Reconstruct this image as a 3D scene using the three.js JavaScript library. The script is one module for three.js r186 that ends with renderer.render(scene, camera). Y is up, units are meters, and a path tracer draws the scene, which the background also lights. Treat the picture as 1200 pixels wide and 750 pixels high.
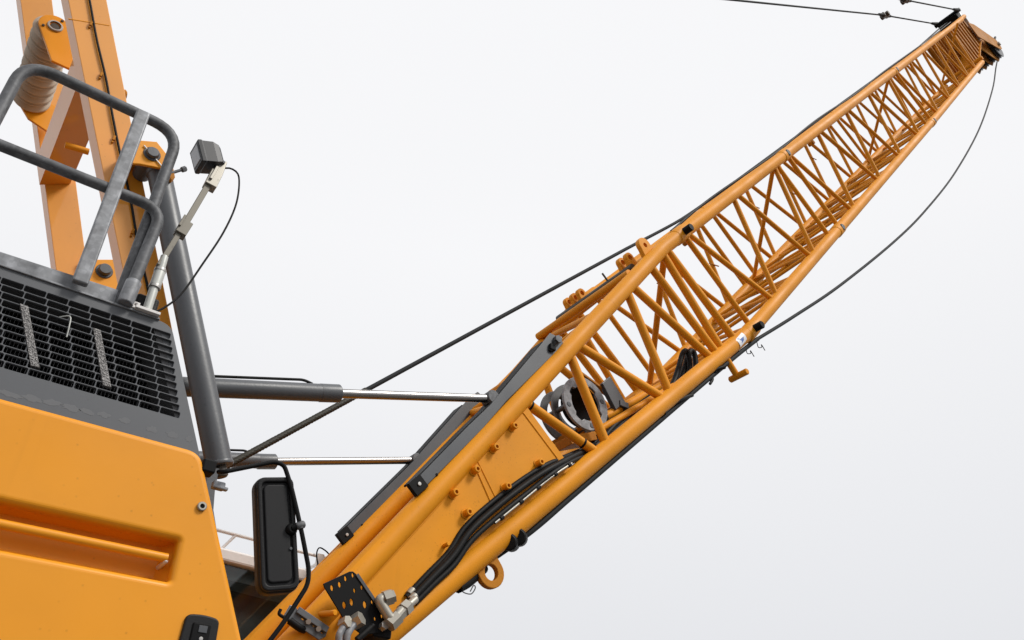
import * as THREE from 'three';
import { mergeGeometries } from 'three/addons/utils/BufferGeometryUtils.js';
import { RoundedBoxGeometry } from 'three/addons/geometries/RoundedBoxGeometry.js';

// ---------------------------------------------------------------- camera, sky, sun, exposure
const scene = new THREE.Scene();
const EYE = new THREE.Vector3(0, 1.6, 0);
const PITCH = THREE.MathUtils.degToRad(34.0), ROLL = THREE.MathUtils.degToRad(1.28), YAW = THREE.MathUtils.degToRad(54.4);
const FOCAL = 977;                                   // in pixels of the 1200 x 750 photograph
const camera = new THREE.PerspectiveCamera(2 * Math.atan(375 / FOCAL) * 180 / Math.PI, 1.6, 0.05, 2000);
const FW = new THREE.Vector3(Math.cos(YAW) * Math.cos(PITCH), Math.sin(PITCH), -Math.sin(YAW) * Math.cos(PITCH));
const R0 = new THREE.Vector3(Math.sin(YAW), 0, Math.cos(YAW));
const U0v = new THREE.Vector3().crossVectors(R0, FW);
const RT = R0.clone().multiplyScalar(Math.cos(ROLL)).addScaledVector(U0v, Math.sin(ROLL));
const UP = R0.clone().multiplyScalar(-Math.sin(ROLL)).addScaledVector(U0v, Math.cos(ROLL));
camera.position.copy(EYE);
camera.quaternion.setFromRotationMatrix(new THREE.Matrix4().makeBasis(RT, UP, FW.clone().negate()));
camera.updateMatrixWorld(true);

const EXPOSURE = 1.8;
const renderer = new THREE.WebGLRenderer({ antialias: true });
renderer.setSize(1024, 640);
renderer.toneMapping = THREE.LinearToneMapping;
renderer.toneMappingExposure = EXPOSURE;
renderer.outputColorSpace = THREE.SRGBColorSpace;
renderer.shadowMap.enabled = true;

let seed = 20240517;
const rnd = () => { seed = (seed * 1664525 + 1013904223) >>> 0; return seed / 4294967296; };
function hash2(x, y, s) { let h = Math.imul(x, 374761393) + Math.imul(y, 668265263) + Math.imul(s, 974711); h = Math.imul(h ^ (h >>> 13), 1274126177); return ((h ^ (h >>> 16)) >>> 0) / 4294967296; }
function vnoise(u, v, p, s) {                        // value noise on a torus of period p
  const x0 = Math.floor(u), y0 = Math.floor(v), fx = u - x0, fy = v - y0, sx = fx * fx * (3 - 2 * fx), sy = fy * fy * (3 - 2 * fy);
  const m = (k) => ((k % p) + p) % p;
  const a = hash2(m(x0), m(y0), s), b = hash2(m(x0 + 1), m(y0), s), c = hash2(m(x0), m(y0 + 1), s), d = hash2(m(x0 + 1), m(y0 + 1), s);
  return (a + (b - a) * sx) * (1 - sy) + (c + (d - c) * sx) * sy;
}
function fbm(u, v, p, s, oct = 4) { let r = 0, a = 0.5, n = 0; for (let i = 0; i < oct; i++) { const k = 1 << i; r += a * vnoise(u * k, v * k, p * k, s + i * 17); n += a; a *= 0.5; } return r / n; }

{ // overcast sky: a bright, even cloud sheet, a little darker towards the horizon
  const W = 512, H = 256, d = new Float32Array(W * H * 4);
  for (let j = 0; j < H; j++) {
    const el = (j + 0.5) / H * Math.PI - Math.PI / 2, s = Math.max(0, Math.sin(el));
    for (let i = 0; i < W; i++) {
      const cl = fbm(i / W * 6, j / H * 6, 6, 91, 4) - 0.5;
      const l = (0.745 + 0.175 * Math.min(1, s / 0.62) + 0.03 * s + cl * 0.04) / EXPOSURE;
      const k = (j * W + i) * 4, t = Math.min(1, s / 0.6);
      d[k] = l * (0.968 + 0.022 * t); d[k + 1] = l * (0.985 + 0.008 * t); d[k + 2] = l * (1.03 - 0.018 * t); d[k + 3] = 1;
    }
  }
  const sky = new THREE.DataTexture(d, W, H, THREE.RGBAFormat, THREE.FloatType);
  sky.mapping = THREE.EquirectangularReflectionMapping; sky.magFilter = THREE.LinearFilter; sky.minFilter = THREE.LinearFilter;
  sky.colorSpace = THREE.LinearSRGBColorSpace; sky.wrapS = THREE.RepeatWrapping; sky.needsUpdate = true;
  scene.background = sky; scene.environment = sky;
}
const sun = new THREE.DirectionalLight(new THREE.Color(1, 0.965, 0.91), 1.5);
sun.position.set(4 + 14, 6 + 30, -4 + 22); sun.target.position.set(4, 6, -4);
sun.castShadow = true; sun.shadow.radius = 30; sun.shadow.mapSize.set(2048, 2048);
Object.assign(sun.shadow.camera, { left: -22, right: 22, top: 22, bottom: -22, near: 1, far: 90 });
scene.add(sun, sun.target);

// ---------------------------------------------------------------- helpers
const V = (x, y, z) => new THREE.Vector3(x, y, z);
function px(x, y, z) {                               // the point of the plane z = const that lies behind a pixel of the photograph
  const d = FW.clone().addScaledVector(RT, (x - 600) / FOCAL).addScaledVector(UP, (375 - y) / FOCAL);
  return d.multiplyScalar(z / d.z).add(EYE);
}
// boom frame: t along the boom, n square to its top face, z across
const PHI = THREE.MathUtils.degToRad(47.89), ZN = -3.8425, ZF = ZN - 1.211, ZC = (ZN + ZF) / 2;
const BD = V(Math.cos(PHI), Math.sin(PHI), 0), BN = V(-Math.sin(PHI), Math.cos(PHI), 0), BO = V(4.588, 6.473, 0);
const B = (t, n, z) => BO.clone().addScaledVector(BD, t).addScaledVector(BN, n).setZ(z);
const tn = (p) => { const q = p.clone().sub(BO); return [q.dot(BD), q.dot(BN)]; };
const upN = (t) => t > -0.35 ? 0 : -0.0901 * (-t - 0.35);           // upper and lower chord lines of the pivot section
const upF = (t) => upN(t) - (t > -0.35 ? 0 : 0.075 * (1 - Math.exp((t + 0.35) * 1.1)));
const loN = (t) => t > 0 ? -1.072 : -1.072 + 0.0838 * -t;

function boxUV(g) {
  const q = g.index ? g.toNonIndexed() : g; q.computeBoundingBox();
  const p = q.attributes.position, nn = q.attributes.normal, uv = new Float32Array(p.count * 2);
  for (let i = 0; i < p.count; i += 3) {
    let ax = 0, ay = 0, az = 0;
    for (let k = 0; k < 3; k++) { ax += Math.abs(nn.getX(i + k)); ay += Math.abs(nn.getY(i + k)); az += Math.abs(nn.getZ(i + k)); }
    for (let k = 0; k < 3; k++) {
      const x = p.getX(i + k), y = p.getY(i + k), z = p.getZ(i + k);
      if (az >= ax && az >= ay) { uv[(i + k) * 2] = x; uv[(i + k) * 2 + 1] = y; }
      else if (ax >= ay) { uv[(i + k) * 2] = z; uv[(i + k) * 2 + 1] = y; }
      else { uv[(i + k) * 2] = x; uv[(i + k) * 2 + 1] = z; }
    }
  }
  q.setAttribute('uv', new THREE.BufferAttribute(uv, 2));
  for (const k of Object.keys(q.attributes)) if (!['position', 'normal', 'uv'].includes(k)) q.deleteAttribute(k);
  return q;
}
const used = {};
function numbered(n) { used[n] = (used[n] ?? -1) + 1; return used[n] ? `${n}_${String(used[n]).padStart(3, '0')}` : n; }
function thing(name, label, category, base, group) {
  const o = new THREE.Group(); o.name = numbered(name); o.position.copy(base); scene.add(o);
  o.userData = { label, category }; if (group) o.userData.group = group;
  return o;
}
function part(parent, name, geos, mat, label, keepUV) {               // geometry is given in world coordinates
  let g = Array.isArray(geos) ? mergeGeometries(geos.map((q) => keepUV ? (q.index ? q.toNonIndexed() : q) : boxUV(q))) : (keepUV ? geos : boxUV(geos));
  let r = parent; while (r.parent && r.parent !== scene) r = r.parent;
  g = g.clone(); g.translate(-r.position.x, -r.position.y, -r.position.z);
  const m = new THREE.Mesh(g, mat); m.name = name; m.castShadow = m.receiveShadow = true;
  if (label) m.userData.label = label;
  parent.add(m); return m;
}
function tube(a, b, r, r2 = r, seg = 14) {
  const d = b.clone().sub(a), g = new THREE.CylinderGeometry(r2, r, d.length(), seg, 1);
  g.applyQuaternion(new THREE.Quaternion().setFromUnitVectors(V(0, 1, 0), d.clone().normalize()));
  const m = a.clone().add(b).multiplyScalar(0.5); return g.translate(m.x, m.y, m.z);
}
function pipe(a, b, r, ri, seg = 20) {                                // hollow tube
  const L = a.distanceTo(b), c = Math.min(0.006, (r - ri) / 3);
  const g = new THREE.LatheGeometry([[ri, 0], [r - c, 0], [r, c], [r, L - c], [r - c, L], [ri, L], [ri, 0]].map(([x, y]) => new THREE.Vector2(x, y)), seg);
  const gg = creased(g);
  gg.applyQuaternion(new THREE.Quaternion().setFromUnitVectors(V(0, 1, 0), b.clone().sub(a).normalize()));
  return gg.translate(a.x, a.y, a.z);
}
function creased(g) { const q = g.index ? g.toNonIndexed() : g; q.computeVertexNormals(); return q; }
function round(a, b, r, c = 0.006, seg = 18) {                        // bar with chamfered ends
  const L = a.distanceTo(b);
  const g = new THREE.LatheGeometry([[0.0001, 0], [r - c, 0], [r - c, 0.0005], [r, c], [r, L - c], [r - c, L - 0.0005], [r - c, L], [0.0001, L]].map(([x, y]) => new THREE.Vector2(x, y)), seg);
  g.applyQuaternion(new THREE.Quaternion().setFromUnitVectors(V(0, 1, 0), b.clone().sub(a).normalize()));
  return g.translate(a.x, a.y, a.z);
}
function bent(pts, r, seg = 40, rad = 10, tension = 0.5) { return new THREE.TubeGeometry(new THREE.CatmullRomCurve3(pts, false, 'catmullrom', tension), seg, r, rad, false); }
function filletTube(pts, r, fr, rad = 12) {                           // straight runs joined by round bends
  const cp = new THREE.CurvePath();
  let prev = pts[0];
  for (let i = 1; i < pts.length - 1; i++) {
    const a = pts[i].clone().sub(pts[i - 1]).normalize(), b = pts[i + 1].clone().sub(pts[i]).normalize();
    const f = Math.min(Array.isArray(fr) ? fr[i - 1] : fr, pts[i].distanceTo(pts[i - 1]) * 0.49, pts[i].distanceTo(pts[i + 1]) * 0.49);
    const p = pts[i].clone().addScaledVector(a, -f), q = pts[i].clone().addScaledVector(b, f);
    cp.add(new THREE.LineCurve3(prev, p)); cp.add(new THREE.QuadraticBezierCurve3(p, pts[i], q)); prev = q;
  }
  cp.add(new THREE.LineCurve3(prev, pts[pts.length - 1]));
  return new THREE.TubeGeometry(cp, 30 + pts.length * 16, r, rad, false);
}
function box(cx, cy, cz, sx, sy, sz, rad = 0) { const g = rad ? new RoundedBoxGeometry(sx, sy, sz, 2, rad) : new THREE.BoxGeometry(sx, sy, sz); return g.translate(cx, cy, cz); }
function plate(pts, z0, z1, bev = 0.004, holes = []) {                // outline in world x, y; from z0 to z1
  const s = new THREE.Shape(pts.map((p) => new THREE.Vector2(p.x ?? p[0], p.y ?? p[1])));
  for (const h of holes) s.holes.push(h);
  const lo = Math.min(z0, z1), th = Math.abs(z1 - z0), b = Math.min(bev, th * 0.4);
  const g = new THREE.ExtrudeGeometry(s, { depth: th - 2 * b, bevelEnabled: b > 0, bevelThickness: b, bevelSize: b, bevelOffset: -b, bevelSegments: 2, curveSegments: 16 });
  return g.translate(0, 0, lo + b);
}
function circleHole(x, y, r) { const h = new THREE.Path(); h.absarc(x, y, r, 0, Math.PI * 2, true); return h; }
function beam(a, b, up, w, h, rad = 0.004) {                          // box from a to b, h along up, w square to both
  const d = b.clone().sub(a), L = d.length(); d.normalize();
  const s = new THREE.Vector3().crossVectors(d, up).normalize(), u = new THREE.Vector3().crossVectors(s, d);
  const g = rad ? new RoundedBoxGeometry(L, h, w, 2, Math.min(rad, w * 0.45, h * 0.45)) : new THREE.BoxGeometry(L, h, w);
  g.applyMatrix4(new THREE.Matrix4().makeBasis(d, u, s)); const m = a.clone().add(b).multiplyScalar(0.5); return g.translate(m.x, m.y, m.z);
}
function hexNut(a, b, r) { const g = tube(a, b, r, r, 6); const q = g.toNonIndexed(); q.computeVertexNormals(); return q; }
function twistRope(a, b, r, pitch = 0.16, strands = 6) {              // laid wire rope with its strands in relief
  const L = a.distanceTo(b), ns = Math.max(8, Math.ceil(L / 0.012)), nr = 24, pos = [], idx = [];
  for (let i = 0; i <= ns; i++) for (let k = 0; k <= nr; k++) {
    const s = i / ns * L, th = k / nr * Math.PI * 2, rr = r * (1 - 0.3 + 0.34 * Math.abs(Math.cos(strands / 2 * (th - s / pitch * Math.PI * 2))));
    pos.push(Math.cos(th) * rr, s, Math.sin(th) * rr);
  }
  for (let i = 0; i < ns; i++) for (let k = 0; k < nr; k++) { const p = i * (nr + 1) + k, q = p + nr + 1; idx.push(p, q, p + 1, q, q + 1, p + 1); }
  const g = new THREE.BufferGeometry(); g.setAttribute('position', new THREE.Float32BufferAttribute(pos, 3)); g.setIndex(idx); g.computeVertexNormals();
  g.applyQuaternion(new THREE.Quaternion().setFromUnitVectors(V(0, 1, 0), b.clone().sub(a).normalize()));
  return g.translate(a.x, a.y, a.z);
}

// ---------------------------------------------------------------- materials
function tex(size, fn, repeat, srgb) {
  const d = new Uint8Array(size * size * 4);
  for (let j = 0; j < size; j++) for (let i = 0; i < size; i++) { const c = fn(i / size, j / size, i, j), k = (j * size + i) * 4; d[k] = c[0] * 255; d[k + 1] = c[1] * 255; d[k + 2] = c[2] * 255; d[k + 3] = 255; }
  const t = new THREE.DataTexture(d, size, size); t.wrapS = t.wrapT = THREE.RepeatWrapping; t.magFilter = THREE.LinearFilter; t.minFilter = THREE.LinearMipmapLinearFilter; t.generateMipmaps = true;
  t.repeat.set(repeat, repeat); if (srgb) t.colorSpace = THREE.SRGBColorSpace; t.needsUpdate = true; return t;
}
const cl01 = (x) => Math.min(1, Math.max(0, x));
const g3 = (x) => { x = cl01(x); return [x, x, x]; };
// paint: slight mottling, thin rain streaks, sparse specks of dirt
const paintMap = (amount, speck, s) => tex(512, (u, v, i, j) => {
  let m = 1 - amount * (fbm(u * 5, v * 5, 5, s, 5) - 0.35);
  const st = vnoise(u * 90, v * 3, 90, s + 40) * vnoise(u * 9, v * 2, 9, s + 41); m -= 0.09 * amount / 0.16 * Math.max(0, st - 0.45);
  const sp = hash2(i >> 1, j >> 1, s + 7); if (sp > 1 - speck) m -= 0.25 * fbm(u * 20, v * 20, 20, s + 9, 2);
  return [cl01(m), cl01(m * (0.985 + 0.015 * m)), cl01(m)];
}, 0.6, false);
const roughMap = (lo, hi, s, rep = 0.8) => tex(256, (u, v) => g3(lo + (hi - lo) * fbm(u * 6, v * 6, 6, s, 5)), rep);
const peel = tex(256, (u, v) => g3(0.6 * fbm(u * 14, v * 14, 14, 5, 3) + 0.4 * vnoise(u * 60, v * 60, 60, 8)), 2.0);
const lin = (r, g, b) => new THREE.Color().setRGB(r, g, b);
const phys = (o) => new THREE.MeshPhysicalMaterial(o);
const pm1 = paintMap(0.16, 0.004, 11), pm2 = paintMap(0.30, 0.02, 23), pr1 = roughMap(0.35, 0.65, 31), pr2 = roughMap(0.45, 0.8, 33);
const M = {
  paint: phys({ color: lin(0.785, 0.303, 0.009), map: pm1, roughnessMap: pr1, roughness: 0.9, bumpMap: peel, bumpScale: 0.00015, specularIntensity: 0.6, clearcoat: 0.12, clearcoatRoughness: 0.25 }),
  mastPaint: phys({ color: lin(0.70, 0.265, 0.009), map: pm1, roughness: 0.5, clearcoat: 0.6, clearcoatRoughness: 0.05 }),
  boom: phys({ color: lin(0.71, 0.272, 0.007), map: pm2, roughnessMap: pr2, roughness: 0.9, bumpMap: peel, bumpScale: 0.0002, specularIntensity: 0.4, clearcoat: 0.03, clearcoatRoughness: 0.35 }),
  boomOld: phys({ color: lin(0.47, 0.185, 0.018), map: paintMap(0.5, 0.05, 77), roughnessMap: pr2, roughness: 1, specularIntensity: 0.3, bumpMap: peel, bumpScale: 0.001 }),
  greyPaint: phys({ color: lin(0.075, 0.08, 0.088), map: pm2, roughnessMap: pr1, roughness: 0.85, bumpMap: peel, bumpScale: 0.0005, clearcoat: 0.15, clearcoatRoughness: 0.35 }),
  rail: phys({ color: lin(0.05, 0.055, 0.063), map: pm2, roughnessMap: pr1, roughness: 0.9, clearcoat: 0.1, clearcoatRoughness: 0.4 }),
  black: phys({ color: lin(0.007, 0.007, 0.0075), map: pm2, roughnessMap: pr2, roughness: 0.9, specularIntensity: 0.22 }),
  rubber: phys({ color: lin(0.006, 0.006, 0.006), roughness: 0.55, specularIntensity: 0.35, bumpMap: peel, bumpScale: 0.0008 }),
  mirrorShell: phys({ color: lin(0.009, 0.009, 0.01), roughness: 0.5, specularIntensity: 0.5, bumpMap: tex(256, (u, v, i, j) => g3(hash2(i, j, 3)), 3), bumpScale: 0.0005, map: pm2 }),
  galv: phys({ color: lin(0.30, 0.31, 0.33), metalness: 0.08, roughness: 0.6, roughnessMap: roughMap(0.6, 1, 52, 2),
    map: tex(512, (u, v) => { const a = fbm(u * 12, v * 12, 12, 61, 4), b = vnoise(u * 30, v * 30, 30, 63); return g3(0.58 + 0.75 * (a - 0.38) + 0.28 * (b > 0.6 ? 1 : 0) * a); }, 2.2) }),
  galvDark: phys({ color: lin(0.15, 0.154, 0.163), metalness: 0.3, roughness: 0.6, map: tex(512, (u, v) => { const a = fbm(u * 10, v * 10, 10, 65, 4), b = vnoise(u * 40, v * 40, 40, 66); return g3(0.55 + 0.8 * (a - 0.35) + (b > 0.7 ? 0.14 : 0)); }, 2.2) }),
  chrome: phys({ color: lin(0.34, 0.325, 0.315), metalness: 1, roughness: 0.3 }),
  steel: phys({ color: lin(0.42, 0.41, 0.39), metalness: 0.85, roughness: 0.42, map: pm2 }),
  zinc: phys({ color: lin(0.36, 0.34, 0.295), metalness: 0.6, roughness: 0.45, map: pm2 }),
  pole: phys({ color: lin(0.52, 0.53, 0.50), metalness: 0.2, roughness: 0.45, map: pm2 }),
  poleTan: phys({ color: lin(0.18, 0.165, 0.135), metalness: 0.3, roughness: 0.5, map: pm2 }),
  rope: phys({ color: lin(0.04, 0.037, 0.028), metalness: 0.35, roughness: 0.6, map: pm2 }),
  ropeDark: phys({ color: lin(0.016, 0.018, 0.02), roughness: 0.7, specularIntensity: 0.4 }),
  sheave: phys({ color: lin(0.13, 0.135, 0.14), metalness: 0.25, roughness: 0.6, map: pm2 }),
  nylon: phys({ color: lin(0.46, 0.385, 0.30), roughness: 0.6, map: paintMap(0.5, 0.05, 88) }),
  greased: phys({ color: lin(0.055, 0.042, 0.028), roughness: 0.45, map: paintMap(0.6, 0.05, 89) }),
  white: phys({ color: lin(0.72, 0.70, 0.68), roughness: 0.45, map: pm2 }),
  glass: phys({ color: lin(0.9, 0.93, 0.92), roughness: 0.03, transmission: 1, thickness: 0, ior: 1.5 }),
  tinted: phys({ color: lin(0.6, 0.63, 0.62), roughness: 0.03, transmission: 1, thickness: 0, ior: 1.5 }),
  lens: phys({ color: lin(0.30, 0.30, 0.31), roughness: 0.18, metalness: 0.3 }),
  dark: phys({ color: lin(0.012, 0.012, 0.012), roughness: 0.9 }),
  interior: phys({ color: lin(0.26, 0.265, 0.28), roughness: 0.8, map: pm2 }),
  mesh: phys({ color: lin(0.30, 0.29, 0.285), metalness: 0.3, roughness: 0.5, bumpScale: 0.004, bumpMap: tex(128, (u, v, i, j) => g3(hash2(i >> 2, j >> 2, 4)), 8), map: tex(128, (u, v, i, j) => g3(0.25 + 0.75 * hash2(i >> 2, j >> 2, 4)), 8) }),
  ground: phys({ color: lin(0.15, 0.142, 0.13), roughness: 0.95, map: tex(512, (u, v, i, j) => g3(0.62 + 0.3 * fbm(u * 8, v * 8, 8, 71, 5) + 0.25 * (hash2(i, j, 6) - 0.5)), 0.35), bumpMap: tex(256, (u, v, i, j) => g3(hash2(i, j, 9)), 1.4), bumpScale: 0.01 }),
};

// ---------------------------------------------------------------- ground and the part of the machine below the picture
{
  const g = new THREE.PlaneGeometry(1600, 1600); g.rotateX(-Math.PI / 2);
  const uv = g.attributes.uv; for (let i = 0; i < uv.count; i++) uv.setXY(i, uv.getX(i) * 1600, uv.getY(i) * 1600);
  const m = new THREE.Mesh(g, M.ground); m.name = 'ground'; m.userData.kind = 'structure'; m.receiveShadow = true; scene.add(m);
}
for (const [z, side] of [[-2.35, 'under the vented engine housing'], [-6.55, 'under the operator cab']]) {
  const t = thing('crawler_track', `steel crawler track on the gravel ${side}`, 'crawler track', V(-0.6, 0, z), 'crawler tracks');
  const R = 0.45, L = 2.6, c = V(-0.6, 0.5, z);
  part(t, 'track_frame', beam(V(c.x - L, 0.5, z), V(c.x + L, 0.5, z), V(0, 1, 0), 0.4, 0.45, 0.03), M.greyPaint);
  for (const s of [-1, 1]) part(t, 'wheel', round(V(c.x + s * L, 0.5, z - 0.2), V(c.x + s * L, 0.5, z + 0.2), R - 0.06, 0.02, 28), M.greyPaint);
  const per = 4 * L + 2 * Math.PI * R, n = 62;
  const shoe = new RoundedBoxGeometry(per / n * 0.92, 0.045, 0.7, 1, 0.01);
  for (let i = 0; i < n; i++) {
    let s = i / n * per, p = V(0, 0, 0), a = 0;
    if (s < 2 * L) { p.set(-L + s, R, 0); a = 0; } else if ((s -= 2 * L) < Math.PI * R) { const w = s / R; p.set(L + Math.sin(w) * R, Math.cos(w) * R, 0); a = -w; }
    else if ((s -= Math.PI * R) < 2 * L) { p.set(L - s, -R, 0); a = Math.PI; } else { s -= 2 * L; const w = s / R; p.set(-L - Math.sin(w) * R, -Math.cos(w) * R, 0); a = Math.PI - w; }
    const g = shoe.clone(); g.rotateZ(a); g.translate(c.x + p.x, 0.4735 + p.y, z); part(t, 'track_shoe', g, M.galvDark);
  }
}
{
  const t = thing('turntable', 'grey undercarriage body and slewing ring between the crawler tracks', 'undercarriage', V(-0.6, 0.3, ZC));
  part(t, 'car_body', beam(V(-0.6, 0.62, -2.16), V(-0.6, 0.62, -6.74), V(0, 1, 0), 1.5, 0.5, 0.03), M.greyPaint);
  part(t, 'slewing_ring', round(V(-0.6, 0.872, ZC), V(-0.6, 1.0, ZC), 0.85, 0.02, 40), M.galvDark);
  const f = thing('upper_frame', 'yellow main frame that carries housing, mast and boom foot', 'frame', V(-0.6, 1.002, ZC));
  part(f, 'deck', beam(V(-3.1, 1.12, ZC), V(1.5, 1.12, ZC), V(0, 1, 0), 3.0, 0.22, 0.02), M.paint);
  for (const z of [ZN + 0.16, ZF - 0.16]) part(f, 'boom_foot_bracket', plate([[0.35, 1.232], [1.25, 1.232], [0.98, 1.62], [0.56, 1.62]], z - 0.04, z + 0.04), M.paint);
}

// ---------------------------------------------------------------- engine housing with its grille
const HZ = -2.9, HI = -3.6;                          // outer and inner side of the housing
const frontX = (y) => 0.712 + (2.868 - y) * 0.462;   // its front edge leans back
{
  const t = thing('engine_housing', 'yellow engine housing with dark grey louvred vent panel above it', 'housing', V(-1, 1.232, (HZ + HI) / 2));
  const yT = 2.868, y0 = 1.234, x0 = -2.9;
  // the yellow door skin with the pressed recess
  const rec = { x0: -0.62, x1: 0.712, yt: 2.542, yb: 2.402 };
  const rr = 0.05;
  const s = new THREE.Shape(); s.moveTo(x0, y0); s.lineTo(frontX(y0), y0); s.lineTo(frontX(yT - rr), yT - rr); s.quadraticCurveTo(frontX(yT) + 0.004, yT, frontX(yT) - 0.05, yT); s.lineTo(x0, yT); s.closePath();
  const hole = new THREE.Path(); hole.moveTo(rec.x0, rec.yb); hole.lineTo(rec.x0, rec.yt); hole.lineTo(rec.x1 - 0.012, rec.yt); hole.quadraticCurveTo(rec.x1, rec.yt, rec.x1 - 0.001, rec.yt - 0.012); hole.lineTo(rec.x1 + 0.002, rec.yb + 0.012); hole.quadraticCurveTo(rec.x1 + 0.003, rec.yb, rec.x1 - 0.01, rec.yb); hole.closePath(); s.holes.push(hole);
  const skin = new THREE.ExtrudeGeometry(s, { depth: 0.02, bevelEnabled: true, bevelThickness: 0.022, bevelSize: 0.022, bevelOffset: -0.022, bevelSegments: 6, curveSegments: 12 }).translate(0, 0, HZ - 0.042);
  const door = part(t, 'side_door', skin, M.paint);
  // recess walls and floor
  const D = 0.078, rx0 = rec.x0 - 0.05, rx1 = rec.x1 + 0.03;
  const quad = (a, b, c, d) => { const g = new THREE.BufferGeometry(); g.setAttribute('position', new THREE.Float32BufferAttribute([a, b, c, a, c, d].flatMap((p) => [p.x, p.y, p.z]), 3)); g.computeVertexNormals(); g.setAttribute('uv', new THREE.Float32BufferAttribute(new Array(12).fill(0), 2)); return g; };
  const zb = HZ - D - 0.03, zt = HZ - 0.03, ins = 0.028;
  part(door, 'recess', [
    quad(V(rx0, rec.yb + ins, zb), V(rec.x1 - ins, rec.yb + ins, zb), V(rec.x1 - ins, rec.yt - 0.004, zb), V(rx0, rec.yt - 0.004, zb)),
    quad(V(rx0, rec.yt - 0.004, zb), V(rec.x1 - ins, rec.yt - 0.004, zb), V(rx1, rec.yt + 0.014, zt), V(rx0, rec.yt + 0.014, zt)),
    quad(V(rx0, rec.yb - 0.02, zt), V(rx1, rec.yb - 0.02, zt), V(rec.x1 - ins, rec.yb + ins, zb), V(rx0, rec.yb + ins, zb)),
    quad(V(rec.x1 - ins, rec.yb + ins, zb), V(rx1, rec.yb - 0.02, zt), V(rx1, rec.yt + 0.014, zt), V(rec.x1 - ins, rec.yt - 0.004, zb)),
    quad(V(rx0 + 0.03, rec.yb - 0.02, zt), V(rx0 + 0.03, rec.yb - 0.02, zb), V(rx0 + 0.03, rec.yt + 0.02, zb), V(rx0 + 0.03, rec.yt + 0.02, zt))], M.paint);
  const gy = 2.482, gz = HZ - 0.03;
  part(t, 'grab_rail', filletTube([V(rec.x0 + 0.03, gy, zb), V(rec.x0 + 0.03, gy, gz), V(0.694, gy, gz)], 0.0155, 0.03, 16), M.paint);
  part(t, 'rail_end', round(V(0.69, gy - 0.016, zb), V(0.69, gy - 0.012, gz + 0.012), 0.008), M.white, 'pale metal stud at the end of the grab rail');
  // bolt with washer and the door latch
  const bp = px(236, 594, HZ);
  part(t, 'bolt', [pipe(V(bp.x, bp.y, HZ), V(bp.x, bp.y, HZ + 0.012), 0.0165, 0.0085), round(V(bp.x, bp.y, HZ - 0.01), V(bp.x, bp.y, HZ + 0.003), 0.0082, 0.001)], M.zinc);
  part(t, 'bolt_socket', round(V(bp.x, bp.y, HZ + 0.0035), V(bp.x, bp.y, HZ + 0.0045), 0.0078, 0.0003), M.dark);
  const lc = px(231, 752, HZ), ls = new THREE.Shape();
  ls.moveTo(-0.056, -0.075); ls.lineTo(0.056, -0.075); ls.lineTo(0.05, 0.062); ls.quadraticCurveTo(0.048, 0.072, 0.036, 0.074); ls.quadraticCurveTo(0, 0.08, -0.036, 0.074); ls.quadraticCurveTo(-0.048, 0.072, -0.05, 0.062); ls.closePath();
  const latch = part(t, 'latch', new THREE.ExtrudeGeometry(ls, { depth: 0.008, bevelEnabled: true, bevelThickness: 0.006, bevelSize: 0.006, bevelSegments: 3 }).translate(lc.x, lc.y, HZ - 0.001), M.mirrorShell);
  part(latch, 'handle', box(lc.x, lc.y + 0.01, HZ + 0.014, 0.06, 0.09, 0.012, 0.005), M.black);
  part(latch, 'key_plate', box(lc.x + 0.004, lc.y + 0.036, HZ + 0.021, 0.028, 0.022, 0.003, 0.001), M.rail);
  part(latch, 'keyhole', round(V(lc.x + 0.004, lc.y + 0.006, HZ + 0.019), V(lc.x + 0.004, lc.y + 0.006, HZ + 0.0225), 0.007, 0.001), M.steel);
  // front, back, top and inner walls of the yellow body
  part(t, 'front_wall', plate([[frontX(y0) - 0.03, y0], [frontX(y0), y0], [frontX(yT - 0.06), yT - 0.06], [frontX(yT - 0.06) - 0.03, yT - 0.06]].map(([x, y]) => [x - 0.006, y]), HI + 0.001, HZ - 0.045, 0.002), M.paint);
  part(t, 'inner_wall', plate([[x0, y0], [frontX(y0) - 0.04, y0], [frontX(3.3) - 0.04, 3.3], [x0, 3.3]], HI, HI + 0.03, 0.002), M.paint);
  part(t, 'rear_wall', plate([[x0 - 0.035, y0], [x0 - 0.002, y0], [x0 - 0.002, 3.3], [x0 - 0.035, 3.3]], HI, HZ - 0.02, 0.002), M.paint);
  // grey vent panel: one sheet with its slots cut out
  const gT = 3.335, gb = yT - 0.03, zP = HZ - 0.012;
  const top = px(120, 355, zP);
  const ps = new THREE.Shape();
  ps.moveTo(x0, gb); ps.lineTo(frontX(gb) - 0.004, gb); ps.lineTo(frontX(gT - 0.035) - 0.004, gT - 0.035); ps.quadraticCurveTo(frontX(gT) - 0.002, gT - 0.004, frontX(gT) - 0.045, gT); ps.lineTo(x0, gT); ps.closePath();
  const rows = 12, yS0 = 3.291, yS1 = 2.992, py = (yS0 - yS1) / (rows - 1), sw = 0.0684, sp = 0.0728, sh = 0.0222;
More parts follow.
